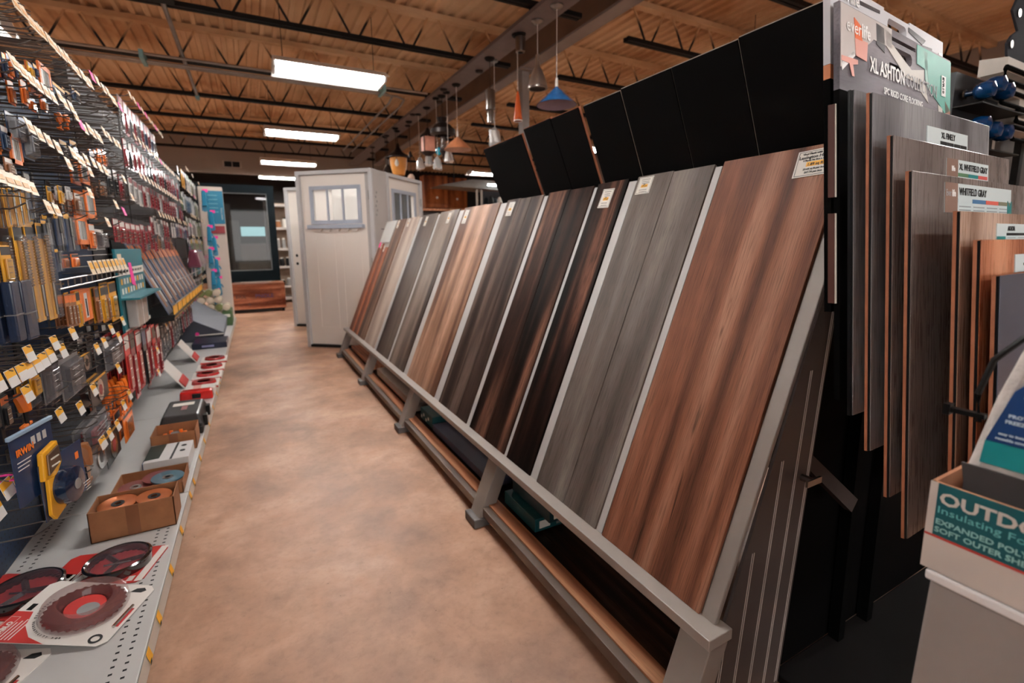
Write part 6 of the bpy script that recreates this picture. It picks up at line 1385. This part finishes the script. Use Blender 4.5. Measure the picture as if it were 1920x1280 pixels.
# ------------------------------------------------------------------ far right: cabinets, counter, range canopy
CAB = wood('orange_cabinet_wood', (96, 44, 16), (138, 70, 28), (164, 92, 44), 27, (8, 8, .8), .2, .5)
for k, (x, w_, yy, lab) in enumerate(((4.0, .62, 12.0, 'orange brown wall cabinet, left of the far row'), (4.64, .6, 12.2, 'orange brown wall cabinet with a round pale plate, second of the far row'), (5.26, .6, 12.3, 'dark fronted wall cabinet, third of the far row'), (5.88, .6, 12.3, 'reddish wall cabinet, right end of the far row'))):
    t = thing('wall_cabinet', (x+w_/2, yy, 2.15), lab, 'cabinet', 'cabinets far back on the right')
    m = [CAB, CAB, DKM, W_K][k]
    MB().box(x, x+w_, yy, yy+.35, 2.15, 2.95).build('cabinet_body', m, t)
    MB().box(x+.02, x+w_-.02, yy-.02, yy-.001, 2.17, 2.93).build('cabinet_door', m, t, bevel=.004)
    MB().box(x+.1, x+w_-.1, yy-.024, yy-.0205, 2.25, 2.85).build('door_panel', m, t, bevel=.004)
    MB().lathe([(.02, -.03), (.03, -.02), (.02, 0)], (x+w_*.5, yy-.024, 2.4), 10, ax='y').build('door_knob', WHT, t)
t = thing('cabinet_base_run', (5, 12.2, 0), 'dark base below the far cabinets with a pale wooden counter edge', 'counter')
MB().box(3.9, 7, 11.9, 12.6, 0, 2.06).build('base_body', mat('counter_dark', (48, 38, 34), .7), t)
MB().box(3.85, 7.05, 11.75, 12.65, 2.061, 2.11).build('counter_top', WTRIM, t)
t = thing('grey_canopy', (5.0, 11.0, 2.6), 'low grey hipped canopy hanging over the far cabinets', 'canopy')
MB().hexa([(4.0, 10.9, 2.58), (6.6, 10.9, 2.50), (6.6, 11.6, 2.50), (4.0, 11.6, 2.58), (4.9, 11.1, 2.78), (5.4, 11.1, 2.78), (5.4, 11.4, 2.78), (4.9, 11.4, 2.78)]).build('canopy_roof', mat('canopy_grey', (120, 112, 106), .6), t)
for x in (4.5, 5.8): MB().tube([(x, 11.25, 2.6), (x, 11.25, 3.9)], .01, 5).build('canopy_rod', DKM, t)
t = thing('mirror_cabinet', (4.3, 9.0, 0), 'glass topped display case left of the furthest black board', 'display case')
MB().box(3.98, 5.0, 8.8, 9.2, 0, 1.95).build('case_base', mat('case_beige', (150, 140, 130), .6), t)
for x in (3.98, 4.08, 4.97): MB().box(x, x+.03, 8.8, 8.83, 1.951, 2.27).build('case_post', mat('case_beige', (150, 140, 130), .6), t)
MB().box(4.12, 4.96, 8.83, 8.84, 1.96, 2.25).build('case_glass', mat('case_glass', (120, 130, 140), .05, .9), t)
for k, (x, c) in enumerate(((4.25, DKM), (4.45, WHT), (4.6, RC), (4.78, CHR))):
    o = thing('small_appliance', (x, 8.72, 1.951), '%s small appliance on the glass topped display case' % ('dark', 'white', 'red', 'chrome')[k], 'appliance', 'appliances on the display case')
    MB().lathe([(.05, 1.951), (.06, 1.98), (.055, 2.08), (.03, 2.13)], (x, 8.86-.14, 0), 12).build('appliance_body', c, o, smooth=True)
    MB().lathe([(.01, 2.131), (.015, 2.15)], (x, 8.72, 0), 8).build('appliance_knob', BLK, o)
t = thing('strip_light', (5.36, 11.9, 2.6), 'short lit strip light between the far cabinets and the display case', 'light')
MB().box(5.15, 5.6, 10.7, 10.76, 2.64, 2.66).build('strip_housing', REFL, t)
MB().box(5.16, 5.59, 10.7, 10.76, 2.60, 2.639).build('strip_tube', mat('lit_strip', (230, 245, 250), emit=8), t)
for x in (5.2, 5.55): MB().tube([(x, 10.73, 2.66), (x, 10.73, 3.955)], .004, 4).build('strip_wire', DKM, t)
# ------------------------------------------------------------------ pendant lamps on the lighting board
LB = 3.42
def pendant(name, y, label, shade, z_top, x=2.72, cord=DKM, r=.004, canopy=DKM, cr_=.06):
    """shade = list of (name, profile(r, z abs), material)"""
    t = thing(name, (x, y, z_top), label, 'pendant lamp', 'lamps hanging from the long grey board')
    MB().lathe([(cr_, LB-.001), (cr_, LB-.012), (cr_*.7, LB-.03), (.012, LB-.035)], (x, y, 0), 18).build('ceiling_canopy', canopy, t, smooth=True)
    MB().tube([(x, y, LB-.035), (x, y, z_top)], r, 6).build('cord', cord, t)
    for (n_, p, m) in shade:
        MB().lathe(p, (x, y, 0), 22, cap=False).build(n_, m, t, smooth=True)
    return t
CRD = mat('white_cord', (214, 204, 196), .5)
BLUE = mat('blue_glass_shade', (40, 110, 176), .2, coat=.6, var=.3, vscale=14); BLUI = mat('blue_shade_inner', (130, 118, 140), .4)
pendant('pendant_lamp', 4.10, 'wide conical blue glass pendant on a white cord', [('glass_shade', [(.012, 2.70), (.05, 2.665), (.12, 2.60), (.195, 2.535)], BLUE), ('shade_inside', [(.19, 2.533), (.11, 2.59), (.03, 2.65)], BLUI), ('cord_grip', [(.012, 2.78), (.016, 2.70)], CRD)], 2.78, cord=CRD, canopy=CHR)
ALU = mat('brushed_aluminium', (180, 174, 168), .32, .9)
pendant('pendant_lamp', 4.45, 'brushed aluminium bell pendant left of the blue glass one', [('bell_shade', [(.018, 3.05), (.028, 2.98), (.055, 2.94), (.085, 2.86), (.10, 2.79)], ALU), ('lamp_ring', [(.102, 2.79), (.102, 2.775), (.085, 2.772)], CHR), ('bulb_front', [(.001, 2.785), (.05, 2.78), (.08, 2.776)], DKM), ('socket', [(.02, 3.10), (.022, 3.05)], ALU)], 3.10, cord=CRD, canopy=CHR)
pendant('pendant_lamp', 4.83, 'slim orange cone pendant in front of the steel column', [('cone_shade', [(.008, 2.85), (.02, 2.80), (.05, 2.55)], mat('orange_glass', (196, 84, 34), .3, coat=.4)), ('shade_rim', [(.051, 2.55), (.051, 2.54)], WHT)], 2.86, x=2.70, cord=CRD)
pendant('pendant_lamp', 5.55, 'tall polished chrome cylinder pendant', [('upper_cylinder', [(.055, 3.06), (.06, 3.04), (.06, 2.83), (.03, 2.82)], CHR), ('lower_cylinder', [(.04, 2.82), (.045, 2.80), (.045, 2.68), (.01, 2.67)], CHR)], 3.06, r=.003)
pendant('pendant_lamp', 6.62, 'wide shallow copper toned pendant on a long white cord', [('cone_shade', [(.012, 2.72), (.04, 2.70), (.12, 2.63), (.20, 2.545)], mat('copper_shade', (206, 132, 92), .35, coat=.3)), ('shade_inside', [(.195, 2.542), (.1, 2.62)], mat('shade_cream', (196, 164, 146), .5)), ('cord_grip', [(.012, 2.80), (.018, 2.72)], CRD)], 2.80, cord=CRD, canopy=DKM)
BRZ = mat('dark_bronze', (44, 34, 32), .4, .5)
pendant('bronze_pendant', 7.2, 'broad dark bronze lantern pendant beside the copper toned one', [('bronze_dome', [(.02, 3.12), (.09, 3.10), (.05, 3.04), (.12, 3.0), (.19, 2.93), (.19, 2.87), (.12, 2.84)], BRZ), ('glass_chimney', [(.045, 2.84), (.05, 2.66)], mat('smoked_chimney', (96, 84, 80), .1, alpha=.5)), ('bottom_finial', [(.05, 2.66), (.06, 2.62), (.02, 2.56), (.005, 2.50)], BRZ)], 3.12)
t = pendant('lantern_pendant', 7.9, 'copper and pink square lantern pendant left of the bronze one', [('lantern_roof', [(.02, 3.1), (.05, 3.04), (.13, 2.97)], BRZ), ('lantern_foot', [(.12, 2.72), (.05, 2.66), (.01, 2.58)], BRZ)], 3.1)
MB().box(2.63, 2.81, 7.81, 7.99, 2.73, 2.96).build('lantern_glass', mat('pink_glass', (206, 140, 118), .35), t)
for (a, b) in ((-.1, -.1), (.09, -.1), (-.1, .09), (.09, .09)): MB().box(2.72+a, 2.73+a, 7.9+b, 7.91+b, 2.72, 2.97).build('lantern_post', BRZ, t)
pendant('bell_pendant', 9.7, 'black hat shaped pendant over an amber glass shade near the doors', [('black_hat', [(.02, 3.18), (.04, 3.1), (.09, 3.02), (.24, 2.92), (.24, 2.90)], BRZ), ('amber_glass', [(.17, 2.905), (.15, 2.72), (.11, 2.58)], mat('amber_glass', (222, 150, 70), .4))], 3.18)
pendant('stem_pendant', 8.9, 'plain dark stem pendant left of the lantern', [('socket', [(.015, 2.9), (.03, 2.87), (.03, 2.80)], BRZ), ('paper_shade', [(.03, 2.5), (.06, 2.46), (.07, 2.38)], mat('shade_cream', (196, 164, 146), .5))], 2.5)
fz = None
for k, (y, x, z, lab) in enumerate(((7.0, 2.72, 2.42, 'rightmost'), (7.35, 2.68, 2.36, 'with bright crumpled foil, second from right'), (7.9, 2.72, 2.50, 'second from left'), (8.35, 2.72, 2.50, 'leftmost'))):
    t = thing('wrapped_spotlight', (x, y, z), 'bagged spot lamp head, %s of the hanging group' % lab, 'pendant lamp', 'bagged lamp heads')
    MB().lathe([(.05, LB-.001), (.05, LB-.02), (.01, LB-.03)], (x, y, 0), 12).build('ceiling_canopy', DKM, t)
    MB().tube([(x, y, LB-.03), (x, y, z+.2)], .004, 5).build('cord', CRD, t)
    mb = MB(); rr = random.Random(k)
    mb.lathe([(.02, z+.2), (.05, z+.15), (.075, z+.02), (.05, z)], (x, y, 0), 9)
    mb.v = [(a+rr.uniform(-.012, .012), b+rr.uniform(-.012, .012), c+rr.uniform(-.012, .012)) for a, b, c in mb.v]
    mb.build('crumpled_bag', mat('foil_bag', (214, 212, 210), .18, .6), t)
t = thing('teal_ornament', (2.72, 7.45, 2.66), 'small teal glass ball pendant above the bagged lamp heads', 'pendant lamp')
MB().lathe([(.01, 2.73), (.05, 2.70), (.055, 2.66), (.03, 2.61), (.005, 2.60)], (2.74, 7.45, 0), 12).build('glass_ball', mat('teal_glass', (20, 140, 160), .2, coat=.5), t, smooth=True)
MB().tube([(2.74, 7.45, LB), (2.74, 7.45, 2.73)], .003, 5).build('cord', DKM, t)
t = thing('foil_spotlight', (2.76, 5.55, 2.42), 'crumpled foil wrapped lamp head just left of the first black board gap', 'pendant lamp')
mb = MB(); rr = random.Random(9); mb.lathe([(.03, 2.63), (.065, 2.60), (.075, 2.45), (.05, 2.38)], (2.78, 5.57, 0), 10)
mb.v = [(a+rr.uniform(-.013, .013), b+rr.uniform(-.013, .013), c+rr.uniform(-.01, .01)) for a, b, c in mb.v]; mb.build('foil_wrap', mat('foil_bag', (214, 212, 210), .18, .6), t)
MB().tube([(2.8, 5.59, LB), (2.79, 5.58, 2.62)], .004, 5).build('cord', CRD, t)
MB().lathe([(.045, LB-.001), (.045, LB-.02)], (2.8, 5.59, 0), 12).build('ceiling_canopy', CHR, t)
pendant('ceiling_spot', 4.80, 'short polished chrome can lamp fixed right under the board', [('can_body', [(.05, 3.39), (.055, 3.37), (.05, 3.24), (.03, 3.235)], CHR)], 3.385)
for k, y in enumerate((6.0, 6.9, 7.5, 8.4, 9.2, 10.2, 10.8, 11.5, 12.2)):
    t = thing('mounted_canopy', (2.72, y, LB-.03), 'small dark mounting plate under the lighting board, number of the row fading towards the back wall', 'lamp base', 'dark mounting plates under the board')
    t['label'] = 'small dark round mounting plate under the long lighting board'
    x = 2.64 if k % 2 else 2.79
    MB().lathe([(.055, LB-.001), (.055, LB-.014), (.03, LB-.03)], (x, y, 0), 14).build('plate', BRZ, t)
    if k > 4:
        MB().tube([(x, y, LB-.03), (x, y, 3.0-.03*k)], .006, 5).build('stem', BRZ, t)
        MB().lathe([(.02, 3.0-.03*k), (.10, 2.9-.03*k), (.12, 2.82-.03*k), (.05, 2.78-.03*k)], (x, y, 0), 12).build('dark_shade', BRZ, t, smooth=True)
for i, (y, lab) in enumerate(((9.5, 'white bulb lamp hanging left of the hat shaped pendant'), (10.3, 'small white bulb lamp, furthest of the hanging lamps'))):
    pendant('bulb_pendant', y, lab, [('white_bulb', [(.012, 2.85), (.035, 2.80), (.04, 2.76), (.02, 2.72)], WHT)], 2.86, x=2.63)
